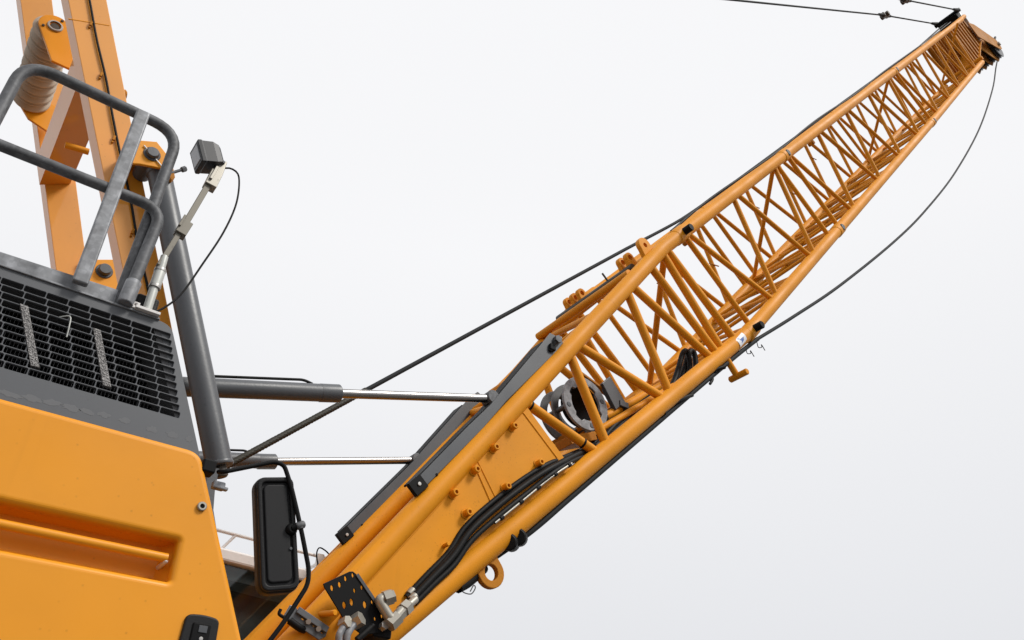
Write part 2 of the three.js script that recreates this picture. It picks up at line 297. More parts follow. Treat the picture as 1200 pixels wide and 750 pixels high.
  for (let r = 0; r < rows; r++) {
    const y = yS0 - r * py - sh / 2 + 0.004, xe = 0.5 + 0.108 * (r / (rows - 1));
    for (let c = 0; c < 22; c++) {
      const x1 = xe - c * sp, xa = x1 - sw, q = 0.003, h = new THREE.Path();
      h.moveTo(xa + q, y - sh / 2); h.lineTo(xa, y - sh / 2 + q); h.lineTo(xa, y + sh / 2 - q); h.lineTo(xa + q, y + sh / 2); h.lineTo(x1 - q, y + sh / 2); h.lineTo(x1, y + sh / 2 - q); h.lineTo(x1, y - sh / 2 + q); h.lineTo(x1 - q, y - sh / 2); h.closePath(); ps.holes.push(h);
    }
  }
  const pg = new THREE.ExtrudeGeometry(ps, { depth: 0.006, bevelEnabled: true, bevelThickness: 0.003, bevelSize: 0.0018, bevelOffset: -0.0018, bevelSegments: 2, curveSegments: 6 }).translate(0, 0, zP - 0.009);
  const vent = part(t, 'vent_panel', pg, phys({ color: lin(0.086, 0.091, 0.1), map: pm1, roughness: 0.5, clearcoat: 0.12, clearcoatRoughness: 0.4 }), 'dark grey sheet with rows of slots');
  // flakes of glue left where lettering was pulled off the sheet
  const glue = phys({ color: lin(0.15, 0.153, 0.16), roughness: 0.9 });
  for (const [x, y, w] of [[12, 462, 30], [38, 467, 26], [62, 472, 24], [84, 478, 24], [102, 482, 18], [122, 486, 16], [146, 493, 14], [178, 503, 14], [202, 509, 16], [222, 514, 10]]) {
    const c = px(x, y, zP), pts = [], k = w * 0.0031 / 2;
    for (let i = 0; i < 18; i++) { const a = i / 18 * Math.PI * 2, q = 0.6 + 0.5 * rnd(); pts.push([c.x + Math.cos(a) * k * q, c.y + Math.sin(a) * 0.0125 * q]); }
    part(vent, 'glue_residue', plate(pts, zP - 0.001, zP + 0.0004, 0), glue, 'faint pale glue left from lettering');
  }
  part(vent, 'top_flange', plate([[x0, gT - 0.001], [frontX(gT) - 0.05, gT - 0.001], [frontX(gT) - 0.05, gT + 0.007], [x0, gT + 0.007]], HI, HZ - 0.004, 0.002), M.galv);
  part(vent, 'front_return', plate([[frontX(yT) - 0.03, yT + 0.004], [frontX(yT) - 0.006, yT + 0.004], [frontX(gT - 0.02) - 0.012, gT - 0.02], [frontX(gT - 0.004) - 0.05, gT - 0.003], [frontX(gT - 0.05) - 0.05, gT - 0.05]], HI + 0.001, zP - 0.012, 0.001), M.greyPaint);
  // behind the slots: dark bay, radiator core and the two strips of wire gauze
  const finMat = phys({ color: lin(0.14, 0.14, 0.145), roughness: 0.7, metalness: 0.2 }), lining = phys({ color: lin(0.12, 0.12, 0.125), roughness: 0.95, bumpMap: peel, bumpScale: 0.004 });
  const fins = []; for (let x = -1.5; x < 0.6; x += 0.013) { const yt = Math.min(3.302, 2.868 + (0.712 - 0.075 - x) / 0.462), h = yt - 2.88; if (h > 0.03) fins.push(new THREE.BoxGeometry(0.0015, h, 0.15).translate(x, 2.88 + h / 2, zP - 0.27)); }
  const rad = part(t, 'radiator', plate([[-2.85, 2.88], [frontX(2.88) - 0.06, 2.88], [frontX(3.31) - 0.06, 3.31], [-2.85, 3.31]], zP - 0.41, zP - 0.35, 0.002), finMat, 'finned radiator behind the slots');
  part(rad, 'cooling_fins', fins, finMat).userData.kind = 'stuff';
  part(t, 'lining', [plate([[-2.85, 3.306], [frontX(3.326) - 0.05, 3.306], [frontX(3.326) - 0.05, 3.326], [-2.85, 3.326]], zP - 0.35, zP - 0.013, 0.001), plate([[frontX(2.88) - 0.06, 2.88], [frontX(2.88) - 0.035, 2.88], [frontX(3.326) - 0.045, 3.326], [frontX(3.326) - 0.075, 3.326]], zP - 0.35, zP - 0.013, 0.001), plate([[-2.85, 2.86], [frontX(2.86) - 0.07, 2.86], [frontX(2.86) - 0.07, 2.876], [-2.85, 2.876]], zP - 0.35, zP - 0.013, 0.001)], lining, 'grey sound-proofing lining');
  for (const [a, b] of [[[112, 388], [124, 455]], [[27, 360], [40, 432]], [[-70, 340], [-55, 410]]]) {
    const p = px(a[0], a[1], zP - 0.016), q = px(b[0], b[1], zP - 0.016);
    part(t, 'gauze_strip', plate([[p.x - 0.013, p.y], [p.x + 0.013, p.y], [q.x + 0.014, q.y], [q.x - 0.014, q.y]], zP - 0.014, zP + 0.003, 0.001), M.mesh);
  }
  const w1 = px(82, 371, zP + 0.004), w2 = px(78, 395, zP + 0.004);
  part(t, 'wire_hook', bent([w1.clone().add(V(-0.03, -0.004, -0.02)), w1, w1.clone().lerp(w2, 0.5).add(V(0.002, 0, 0.004)), w2], 0.0028, 20, 6), M.pole);
}

// ---------------------------------------------------------------- guard railing on top of the housing
{
  const t = thing('guard_railing', 'galvanised tube guard railing with toe board on top of the housing', 'railing', V(0, 3.343, HZ - 0.03));
  const z = HZ - 0.03, r = 0.0235, top = 4.275, mid = 3.822;
  part(t, 'toe_board', plate([px(-260, 210, z), px(-260, 238, z), px(146, 360, z), px(144, 341, z)].map((p) => [p.x, p.y]), z - 0.012, z - 0.002, 0.002), M.galv);
  const xl = -0.312, xr = 0.302;
  part(t, 'top_rail', filletTube([V(xl, 3.35, z), V(xl, top, z), V(xr + 0.004, top - 0.004, z - 0.01), V(xr - 0.006, 3.35, z - 0.02)], r, 0.12, 16), M.galvDark);
  part(t, 'mid_rail', filletTube([V(-1.3, mid + 0.004, z + 0.008), V(xr + 0.034, mid, z + 0.024), V(xr + 0.012, 3.36, z + 0.034)], r * 0.96, 0.09, 16), M.galvDark);
  part(t, 'post', beam(V(0.149, 3.352, z + 0.05), V(0.143, top - 0.02, z + 0.036), V(0, 0, 1), 0.054, 0.03, 0.008), M.galv, 'pale flat galvanised post');
  part(t, 'base_sleeve', round(V(xr + 0.011, 3.344, z + 0.036), V(xr + 0.017, 3.45, z + 0.033), 0.0285, 0.004), M.galv);
  part(t, 'post', tube(V(-1.28, 3.345, z + 0.008), V(-1.28, mid, z + 0.008), r), M.galvDark);
}

// ---------------------------------------------------------------- work light on its pole
{
  const z = HZ - 0.02;
  const p0 = px(171, 367, z), p1 = px(190, 312, z), p2 = px(256, 205, z);
  const t = thing('work_light', 'black work light on a jointed metal pole beside the railing', 'work light', p0);
  const at = (x, y) => px(x, y, z);
  part(t, 'pole', round(p0, at(183, 330), 0.0165), M.pole, 'white painted lower tube');
  part(t, 'sleeve', round(at(181, 337), at(188, 317), 0.021, 0.003), M.pole);
  for (const [a, b] of [[[180.5, 338], [182, 334.5]], [[187, 319], [188.2, 315.8]]]) part(t, 'clamp_ring', round(at(...a), at(...b), 0.0225, 0.001), M.steel);
  part(t, 'pole_fork', round(at(188, 318), at(193, 300), 0.0145, 0.003), M.pole);
  part(t, 'pole', beam(at(186, 312), at(217, 262), V(0, 0, 1), 0.022, 0.022, 0.003), M.poleTan, 'square tan tube');
  part(t, 'pole', beam(at(212, 271), at(251, 205), V(0, 0, 1), 0.026, 0.026, 0.003), M.poleTan, 'square tan tube');
  part(t, 'clamp', [beam(at(210, 276), at(219, 262), V(0, 0, 1), 0.044, 0.044, 0.003), beam(at(208, 268), at(215, 256), V(0, 0, 1), 0.01, 0.06, 0.002)], M.poleTan);
  part(t, 'clamp', [beam(at(245, 220), at(253, 204), V(0, 0, 1), 0.05, 0.05, 0.003), beam(at(244, 214), at(252, 200), V(0, 0, 1), 0.012, 0.07, 0.002)], M.zinc);
  part(t, 'bracket', beam(at(255, 206), at(261, 190), V(0, 0, 1), 0.034, 0.03, 0.004), M.zinc);
  part(t, 'bracket_bolt', round(at(259.5, 194).add(V(0, 0, 0.012)), at(259.5, 194).add(V(0, 0, 0.03)), 0.007, 0.001), M.galvDark);
  // lamp body: lens faces back and down
  const d = V(0.905, 0.425, 0), e = V(0.425, -0.905, 0), k = V(0, 0, 1);
  const c = at(230.6, 183.5), W = 0.05, Hh = 0.053;
  const ringPts = (dist, sc) => [[-1, -1], [-1, 1], [1, 1], [1, -1]].map(([a, b]) => c.clone().addScaledVector(d, dist).addScaledVector(e, a * Hh * sc).addScaledVector(k, b * W * sc));
  const loft = (rings) => { const pos = []; const tri = (a, b, q) => pos.push(a.x, a.y, a.z, b.x, b.y, b.z, q.x, q.y, q.z);
    for (let i = 0; i < rings.length - 1; i++) for (let j = 0; j < 4; j++) { const a = rings[i][j], b = rings[i][(j + 1) % 4], q = rings[i + 1][(j + 1) % 4], s = rings[i + 1][j]; tri(a, b, q); tri(a, q, s); }
    const f = rings[0], l = rings[rings.length - 1]; tri(f[0], f[2], f[1]); tri(f[0], f[3], f[2]); tri(l[0], l[1], l[2]); tri(l[0], l[2], l[3]);
    const g = new THREE.BufferGeometry(); g.setAttribute('position', new THREE.Float32BufferAttribute(pos, 3)); g.computeVertexNormals(); g.setAttribute('uv', new THREE.Float32BufferAttribute(new Array(pos.length / 3 * 2).fill(0), 2)); return g; };
  const body = part(t, 'housing', loft([ringPts(-0.004, 0.94), ringPts(0.0, 1.02), ringPts(0.014, 1.03), ringPts(0.02, 0.98), ringPts(0.066, 0.97), ringPts(0.092, 0.8), ringPts(0.102, 0.6)]), phys({ color: lin(0.016, 0.017, 0.02), roughness: 0.45 }));
  part(body, 'lens', loft([ringPts(-0.0065, 0.7), ringPts(-0.0038, 0.74)]), M.lens, 'pale glass lens');
  part(t, 'cable', bent([at(261, 197), at(272, 198), at(280, 208), at(277, 238), at(262, 272), at(237, 310), at(212, 345), at(190, 362), at(180, 365)], 0.0042, 60, 8), M.rubber);
  part(t, 'foot_plate', box(p0.x + 0.0, 3.348, z, 0.09, 0.012, 0.07, 0.002), M.white);
  part(t, 'foot_lug', plate([[p0.x - 0.06, 3.35], [p0.x - 0.03, 3.35], [p0.x - 0.03, 3.378], [p0.x - 0.05, 3.378]], z - 0.01, z + 0.012, 0.002, [circleHole(p0.x - 0.044, 3.366, 0.006)]), M.white);
  part(t, 'junction_box', box(at(176, 350).x, at(176, 350).y, z - 0.07, 0.085, 0.075, 0.06, 0.012), M.mirrorShell);
}

// ---------------------------------------------------------------- A-frame mast
const legL = [px(80, 0, -3.8), px(149, 340, -3.8)], legR = [px(125, 0, -3.8), px(198, 366, -3.8)];
const lineX = ([a, b], y) => a.x + (b.x - a.x) * (y - a.y) / (b.y - a.y);
const fL = [px(24, 0, -5.0), px(66, 318, -5.0)], fR = [px(61, 0, -5.0), px(102, 312, -5.0)];
{
  const t = thing('gantry_mast', 'yellow A-frame mast of two leaning box legs behind the railing', 'mast', V(0.7, 1.232, ZC));
  const yb = 1.236, yt = 7.1;
  for (const [L, R, z] of [[legL, legR, -3.8], [fL, fR, -5.0]]) {
    const leg = part(t, 'leg', plate([[lineX(L, yb), yb], [lineX(R, yb), yb], [lineX(R, yt), yt], [lineX(L, yt), yt]], z - 0.115, z, 0.004), M.mastPaint);
    if (z === -3.8) {
      // upper half of the leg is a separate plate: seam, cable and its clips
      const ym = (y) => lineX(L, y) * 0.53 + lineX(R, y) * 0.47;
      const cab = []; for (let i = 0; i <= 14; i++) { const y = 6.6 - i * 0.235; cab.push(V(ym(y) + 0.012 + 0.004 * Math.sin(i * 2.3), y, z + 0.012)); }
      part(leg, 'cable', bent(cab, 0.0065, 80, 6), M.rubber);
      for (const y of [6.1, 5.52, 5.2, 4.82, 4.3]) part(leg, 'cable_clip', [box(ym(y) - 0.006, y, z + 0.008, 0.012, 0.03, 0.018, 0.002), round(V(ym(y) - 0.006, y - 0.025, z), V(ym(y) - 0.006, y - 0.025, z + 0.012), 0.006, 0.001)], M.boomOld);
      const wy = px(80, 22, z), wy2 = px(128, 30, z);
      part(leg, 'weld_seam', tube(V(wy.x, wy.y, z - 0.001), V(wy2.x, wy2.y, z - 0.001), 0.004, 0.004, 6), M.paint);
      // pin bracket for the strut
      const P = (x, y) => px(x, y, -3.61);
      const br = part(t, 'pin_bracket', plate([P(150, 163), P(184, 166), P(199, 185), P(204, 205), P(196, 206), P(190, 197), P(164, 192), P(150, 191)], -3.628, -3.61, 0.004), M.paint);
      const c = P(178, 181);
      part(br, 'spacer', round(V(c.x, c.y, -3.8), V(c.x, c.y, -3.62), 0.045, 0.004, 20), M.greyPaint);
      part(br, 'web', plate([P(150, 163), P(184, 166), P(184, 172), P(150, 168)], -3.801, -3.629, 0.003), M.paint);
      part(br, 'pin', round(V(c.x, c.y, -3.63), V(c.x, c.y, -3.583), 0.032, 0.005, 22), M.greyPaint);
      part(br, 'pin_washer', pipe(V(c.x, c.y, -3.6095), V(c.x, c.y, -3.603), 0.043, 0.033, 22), M.galvDark);
      part(br, 'keeper', beam(V(c.x - 0.05, c.y + 0.03, -3.604), V(c.x + 0.06, c.y - 0.05, -3.604), V(0, 0, 1), 0.006, 0.006, 0.001), M.steel);
      const s1 = P(200, 203), s2 = P(213, 199);
      part(br, 'stop_screw', [round(s1, s2, 0.008, 0.001), hexNut(s2, s2.clone().lerp(s1, -0.35), 0.015)], M.galvDark);
      part(br, 'stop_block', plate([P(197, 196), P(203, 198), P(205, 208), P(201, 212), P(196, 204)], -3.66, -3.605, 0.003), M.boomOld);
      const kn = px(148, 104, z);
      part(leg, 'knob', round(V(lineX(R, kn.y) - 0.01, kn.y, z - 0.06), V(lineX(R, kn.y) + 0.025, kn.y + 0.01, z - 0.06), 0.03, 0.008), M.boomOld);
    } else {
      const P = (x, y) => px(x, y, -4.96);
      const br = part(t, 'pin_bracket', plate([P(96, 304), P(136, 304), P(142, 322), P(142, 350), P(96, 350)], -4.999, -4.96, 0.004), M.paint);
      const c = P(122, 318);
      part(br, 'pin', round(V(c.x, c.y, -4.965), V(c.x, c.y, -4.92), 0.038, 0.005, 22), M.greyPaint);
      part(br, 'pin_washer', pipe(V(c.x, c.y, -4.9595), V(c.x, c.y, -4.952), 0.052, 0.039, 22), M.galvDark);
    }
  }
  // box beam across the two legs
  const a = px(46, 217, -5.0), b = px(82, 216, -5.0), up = V(fL[0].x - fL[1].x, fL[0].y - fL[1].y, 0).normalize();
  const q = (p, k) => [p.x + up.x * k, p.y + up.y * k];
  part(t, 'cross_beam', plate([q(a, 0), q(b, 0), q(b, 0.19), q(a, 0.19)], -4.998, -3.917, 0.003), M.mastPaint);
  const s0 = px(58, 208, -4.2), s1 = px(90, 208, -4.2);
  part(t, 'stop_bar', tube(px(76, 170, -4.45), px(104, 178, -4.45), 0.02), M.paint);
  part(t, 'head_axle', round(V(lineX(legL, 7.0) + 0.12, 7.0, -3.7), V(lineX(legL, 7.0) + 0.12, 7.0, -5.2), 0.06, 0.008), M.greyPaint);
  // strut that props the mast
}
{
  const a = px(186, 200, -3.69), b = px(257, 545, -3.69);
  const t = thing('mast_strut', 'grey round strut running from the mast pin bracket down behind the housing', 'strut', b.clone());
  part(t, 'barrel', round(a, b, 0.0605, 0.008, 28), M.greyPaint);
  const d = b.clone().sub(a).normalize();
  part(t, 'head_collar', round(a.clone().addScaledVector(d, -0.05), a.clone().addScaledVector(d, 0.03), 0.066, 0.006, 28), M.greyPaint);
  part(t, 'end_collar', round(b.clone().addScaledVector(d, -0.012), b.clone().addScaledVector(d, 0.008), 0.064, 0.004, 28), M.greyPaint);
  part(t, 'foot_joint', round(b.clone().addScaledVector(d, 0.006), b.clone().addScaledVector(d, 0.06), 0.03, 0.006, 16), M.greased);
  const q = (x, y) => px(x, y, -3.69);
  part(t, 'foot_bracket', plate([q(240, 548), q(254, 552), q(249, 575), q(247, 600), q(255, 650), [1.3, 1.236], [1.1, 1.236], q(225, 650)], -3.73, -3.65, 0.006), M.greyPaint);
}
{
  // sheave block on the mast, axis across the machine
  const ax = -0.395, ay = 5.762, z0 = -4.2, z1 = -4.87;
  const t = thing('mast_sheave_block', 'pack of grimy beige rope sheaves between the mast legs', 'sheave block', V(ax, ay - 0.2, (z0 + z1) / 2));
  const n = 8, pitch = (z0 - z1) / n;
  for (let i = 0; i < n; i++) {
    const zc = z0 - (i + 0.5) * pitch, h = pitch * 0.46, R = 0.112;
    const g = new THREE.LatheGeometry([[0.03, -h], [R - 0.014, -h], [R, -h * 0.82], [R - 0.004, -h * 0.6], [R - 0.03, -h * 0.15], [R - 0.03, h * 0.15], [R - 0.004, h * 0.6], [R, h * 0.82], [R - 0.014, h], [0.03, h], [0.03, -h]].map(([x, y]) => new THREE.Vector2(x, y)), 40);
    const gg = creased(g); gg.rotateX(Math.PI / 2); gg.translate(ax, ay, zc); part(t, 'sheave', gg, M.nylon);
  }
  part(t, 'axle', round(V(ax, ay, z0 + 0.03), V(ax, ay, z1 - 0.03), 0.029, 0.006), M.greased);
  for (const [z, th] of [[z0 + 0.008, 0.018], [z1 - 0.008, -0.018]]) {
    const pts = []; for (let i = 0; i <= 14; i++) { const a = Math.PI * (0.18 + i / 14 * 0.92); pts.push([ax + Math.cos(a) * 0.088, ay + Math.sin(a) * 0.088]); }
    if (th > 0) pts.push([ax + 0.06, ay - 0.26], [ax + 0.2, ay - 0.26], [ax + 0.2, ay + 0.03]); else pts.push([ax + 0.03, ay - 0.15], [ax + 0.2, ay - 0.2], [ax + 0.2, ay + 0.03]);
    const cp = part(t, 'cheek_plate', plate(pts, z, z + th, 0.003), M.paint);
    part(cp, 'pin_ring', pipe(V(ax, ay, z + th * 0.5), V(ax, ay, z + th + Math.sign(th) * 0.012), 0.042, 0.031, 24), M.steel);
    for (const [dx, dy] of [[0.02, 0.066], [-0.055, -0.035]]) part(cp, 'screw', round(V(ax + dx, ay + dy, z + th * 0.5), V(ax + dx, ay + dy, z + th + Math.sign(th) * 0.008), 0.008, 0.001), M.greased);
  }
}

// ---------------------------------------------------------------- lattice boom
const RC = 0.066;                                     // chord radius
function sectionPins(root, t, big, lower = true) {
  for (const [n, z, s] of [[0, ZN, 1], [-1.072, ZN, 1], [0, ZF, -1], [-1.072, ZF, -1]]) {
    const c = B(t, n, z);
    if (big) part(root, 'connecting_pin', round(c.clone().add(V(0, 0, -s * 0.05)), c.clone().add(V(0, 0, s * 0.15)), 0.036, 0.006, 18), M.black, 'black pin standing out of the joint');
    else part(root, 'connecting_pin', round(c.clone().add(V(0, 0, -s * 0.05)), c.clone().add(V(0, 0, s * 0.079)), 0.042, 0.008, 18), M.galvDark);
    part(root, 'joint_sleeve', round(B(t - 0.11, n, z), B(t + 0.11, n, z), RC + 0.009, 0.014, 20), M.boom);
  }
}
const bar = (root, a, b, r, m = M.boom) => part(root, 'lacing_bar', tube(a, b, r, r, 10), m);
function insertSection(t0, L, label, upT, loT, bigPins) {
  const root = thing('boom_section', label, 'boom section', B(t0, -1.1, ZC), 'lattice boom sections');
  const a = t0 + 0.012, b = t0 + L - 0.012;
  for (const [n, z] of [[0, ZN], [-1.072, ZN], [0, ZF], [-1.072, ZF]]) part(root, 'chord', round(B(a, n, z), B(b, n, z), RC, 0.008, 22), M.boom);
  for (const z of [ZN, ZF]) {
    // warren lacing with upright end bars, as counted on the picture
    const all = [];
    bar(root, B(upT[0], 0, z), B(t0 + 0.07, -1.072, z), 0.027);
    for (let i = 0; i < upT.length - 1; i++) { bar(root, B(upT[i] + 0.05, 0, z), B(loT[i] - 0.04, -1.072, z), 0.0265); bar(root, B(upT[i + 1] - 0.04, 0, z), B(loT[i] + 0.04, -1.072, z), 0.0265); }
    bar(root, B(upT[upT.length - 1] + 0.03, 0, z), B(t0 + L - 0.31, -1.072, z), 0.0265);
    if (z === ZF) for (let i = 0; i < loT.length; i += 1) { const p = B(upT[i + 1] - 0.04, 0, z).lerp(B(loT[i] + 0.04, -1.072, z), 0.35 + 0.2 * (i % 2)); part(root, 'cable_hook', tube(p.clone().add(V(-0.1, -0.015, 0.03)), p.clone().add(V(0.07, 0.02, 0.03)), 0.008, 0.008, 6), M.boomOld); }
  }
  // lower and upper faces: zigzag bars and cross bars
  for (const n of [0, -1.072]) {
    const k = Math.round(L / 0.75), st = (L - 0.3) / k;
    for (let i = 0; i < k; i++) { const q0 = t0 + 0.15 + i * st, q1 = q0 + st; const [z0, z1] = i % 2 ? [ZF, ZN] : [ZN, ZF]; bar(root, B(q0, n, z0), B(q1, n, z1), 0.021); if (n < 0) bar(root, B(q0 + 0.06, n + 0.03, z1), B(q1 + 0.06, n + 0.03, z0), 0.02); }
    for (const q of [t0 + 0.13, t0 + L - 0.13]) bar(root, B(q, n, ZN), B(q, n, ZF), 0.023);
    if (n < 0) for (let q = t0 + 1.5; q < t0 + L - 0.8; q += 1.5) bar(root, B(q, n, ZN), B(q, n, ZF), 0.021);
  }
  bar(root, B(t0 + L - 0.34, 0, ZN), B(t0 + L - 0.1, -1.072, ZF), 0.025);       // diagonal through the end frame
  sectionPins(root, t0, bigPins);
  // rope guide lug under the upper chord and stub on the lower one
  part(root, 'rope_guide', [tube(B(t0 + L * 0.72, -0.02, ZF), B(t0 + L * 0.72, -0.16, ZF), 0.03), tube(B(t0 + L * 0.72, -0.16, ZF + 0.05), B(t0 + L * 0.72, -0.16, ZF - 0.05), 0.035)], M.boomOld);
  return root;
}
insertSection(0, 3, 'short yellow lattice boom section above the tapered foot section', [0.07, 1.365, 2.655], [0.765, 2.03], true);
insertSection(3, 5.97, 'long yellow lattice boom section between short section and boom head', [3.09, 4.39, 5.79, 7.13, 8.475], [3.77, 5.18, 6.53, 7.925], false);

{ // head section: parallel up to t = 15, then drawn in to the narrow sheave head
  const root = thing('boom_head_section', 'yellow lattice boom head with ribbed plates and rope sheaves at the tip', 'boom section', B(8.97, -1.1, ZC), 'lattice boom sections');
  const t0 = 8.97, t1 = 15.3, te = 18.7, hz = 0.29;
  for (const [z, s] of [[ZN, 1], [ZF, -1]]) {
    const zt = ZC + s * hz;
    part(root, 'chord', tube(B(t0 + 0.012, 0, z), B(te - 1.2, 0, ZC + s * (hz + 0.12)), RC, RC * 0.95, 18), M.boom);
    part(root, 'chord', tube(B(t0 + 0.012, -1.072, z), B(t1 + 0.9, -1.09, ZC + s * (hz + 0.16)), RC, RC * 0.95, 18), M.boom);
    const upT = [9.05, 10.4, 11.8, 13.15, 14.5, 15.6], loT = [9.75, 11.15, 12.5, 13.85, 15.1];
    const zu = (t) => THREE.MathUtils.lerp(z, ZC + s * (hz + 0.12), (t - t0) / (te - 1.2 - t0)), zl = (t) => THREE.MathUtils.lerp(z, ZC + s * (hz + 0.16), (t - t0) / (t1 + 0.9 - t0));
    bar(root, B(9.0, 0, z), B(9.05, -1.072, z), 0.027);
    for (let i = 0; i < loT.length; i++) { bar(root, B(upT[i] + 0.05, 0, zu(upT[i])), B(loT[i] - 0.04, -1.075, zl(loT[i])), 0.0265); bar(root, B(upT[i + 1] - 0.04, 0, zu(upT[i + 1])), B(loT[i] + 0.04, -1.075, zl(loT[i])), 0.0265); }
    if (s > 0) for (let i = 0; i < 8; i++) {
      const q0 = t0 + 0.15 + i * 0.78, q1 = q0 + 0.78, zz = (t, sd, low) => ZC + sd * ((low ? zl(t) : zu(t)) - ZC);
      for (const low of [0, 1]) bar(root, B(q0, low ? -1.074 : 0, zz(q0, i % 2 ? -1 : 1, low)), B(q1, low ? -1.074 : 0, zz(q1, i % 2 ? 1 : -1, low)), 0.021);
      if (i % 2) bar(root, B(q0, -1.074, zz(q0, 1, 1)), B(q0, -1.074, zz(q0, -1, 1)), 0.021);
    }
  }
  bar(root, B(15.2, 0, ZN + 0.1), B(14.9, -1.07, ZF + 0.25), 0.025);
  sectionPins(root, t0, false);
  // ribbed head: side plates stacked across the width
  const outline = [[16.2, 0.05], [18.75, 0.05], [18.6, -0.72], [16.55, -1.13], [16.2, -1.1]].map(([t, n]) => { const p = B(t, n, 0); return [p.x, p.y]; });
  part(root, 'head_plate', plate(outline, ZC - hz - 0.02, ZC - hz, 0.002), M.boomOld);
  for (let i = 0; i < 8; i++) { const q = 16.3 + i * 0.31, low = q < 16.55 ? -1.1 : -1.13 + (q - 16.55) * 0.2; for (const sz of [-1, 1]) part(root, 'head_rib', beam(B(q, 0.02, ZC + sz * (hz - 0.04)), B(q + 0.02, low, ZC + sz * (hz - 0.04)), BD, 0.07, 0.1, 0.01), M.boomOld); }
  for (const sz of [-1, 1]) part(root, 'head_chord', tube(B(16.2, 0.0, ZC + sz * (hz + 0.06)), B(18.75, 0.02, ZC + sz * hz), 0.06), M.boom);
  part(root, 'head_edge_plate', beam(B(16.55, -1.14, ZC), B(18.6, -0.735, ZC), V(0, 0, 1), 0.02, 2 * hz + 0.06, 0.004), M.boom);
  part(root, 'head_front_plate', beam(B(18.61, -0.7, ZC), B(18.77, 0.06, ZC), V(0, 0, 1), 0.02, 2 * hz + 0.06, 0.004), M.white, 'pale plate closing the head');
  part(root, 'head_cross_tube', tube(B(16.3, -1.0, ZN - 0.1), B(16.3, -1.0, ZF + 0.1), 0.05), M.boom);
  part(root, 'pendant_axle', [tube(B(18.63, 0.24, ZC + 0.34), B(18.63, 0.24, ZC - 0.34), 0.05), beam(B(18.4, 0.13, ZC), B(18.85, 0.13, ZC), V(0, 0, 1), 0.17, 0.5, 0.004)], M.black, 'dark axle carrying the pendant ends');
  // sheaves at the tip
  const cs = B(19.85, -1.12, ZC);
  for (let i = 0; i < 4; i++) {
    const zc = ZC + 0.27 - i * 0.17, R = 0.36, h = 0.042;
    const g = creased(new THREE.LatheGeometry([[0.06, -h], [R - 0.02, -h], [R, -h * 0.7], [R - 0.05, 0], [R, h * 0.7], [R - 0.02, h], [0.06, h], [0.06, -h]].map(([x, y]) => new THREE.Vector2(x, y)), 36));
    g.rotateX(Math.PI / 2); g.translate(cs.x, cs.y, zc); part(root, 'sheave', g, M.rail);
  }
  for (const z of [0.185, 0.015, -0.155, -0.33]) { const o = [[18.3, -0.1], [18.75, -0.2], [20.2, -0.95], [20.3, -1.15], [20.1, -1.45], [19.6, -1.5], [18.3, -0.66]].map(([t, n]) => { const p = B(t, n, 0); return [p.x, p.y]; }); part(root, 'sheave_bracket', plate(o, ZC + z - 0.01, ZC + z + 0.01, 0.002), M.boomOld); }
  part(root, 'sheave_bracket', plate([[18.3, -0.15], [18.8, -0.3], [20.0, -0.98], [20.08, -1.15], [19.95, -1.28], [19.75, -1.27], [18.3, -0.6]].map(([t, n]) => { const p = B(t, n, 0); return [p.x, p.y]; }), ZC + 0.345, ZC + 0.365, 0.002), M.boomOld);
  part(root, 'sheave_axle', round(V(cs.x, cs.y, ZC + 0.42), V(cs.x, cs.y, ZC - 0.4), 0.055, 0.006), M.steel);
  part(root, 'rope_keeper', [tube(B(20.2, -1.0, ZC + 0.3), B(20.2, -1.0, ZC - 0.34), 0.03), tube(B(20.2, -1.0, ZC + 0.29), B(20.6, -0.95, ZC + 0.29), 0.03)], M.black);
  part(root, 'limit_switch', box(B(18.95, 0.02, 0).x, B(18.95, 0.02, 0).y, ZC + 0.1, 0.25, 0.3, 0.3, 0.05), M.pole);
}

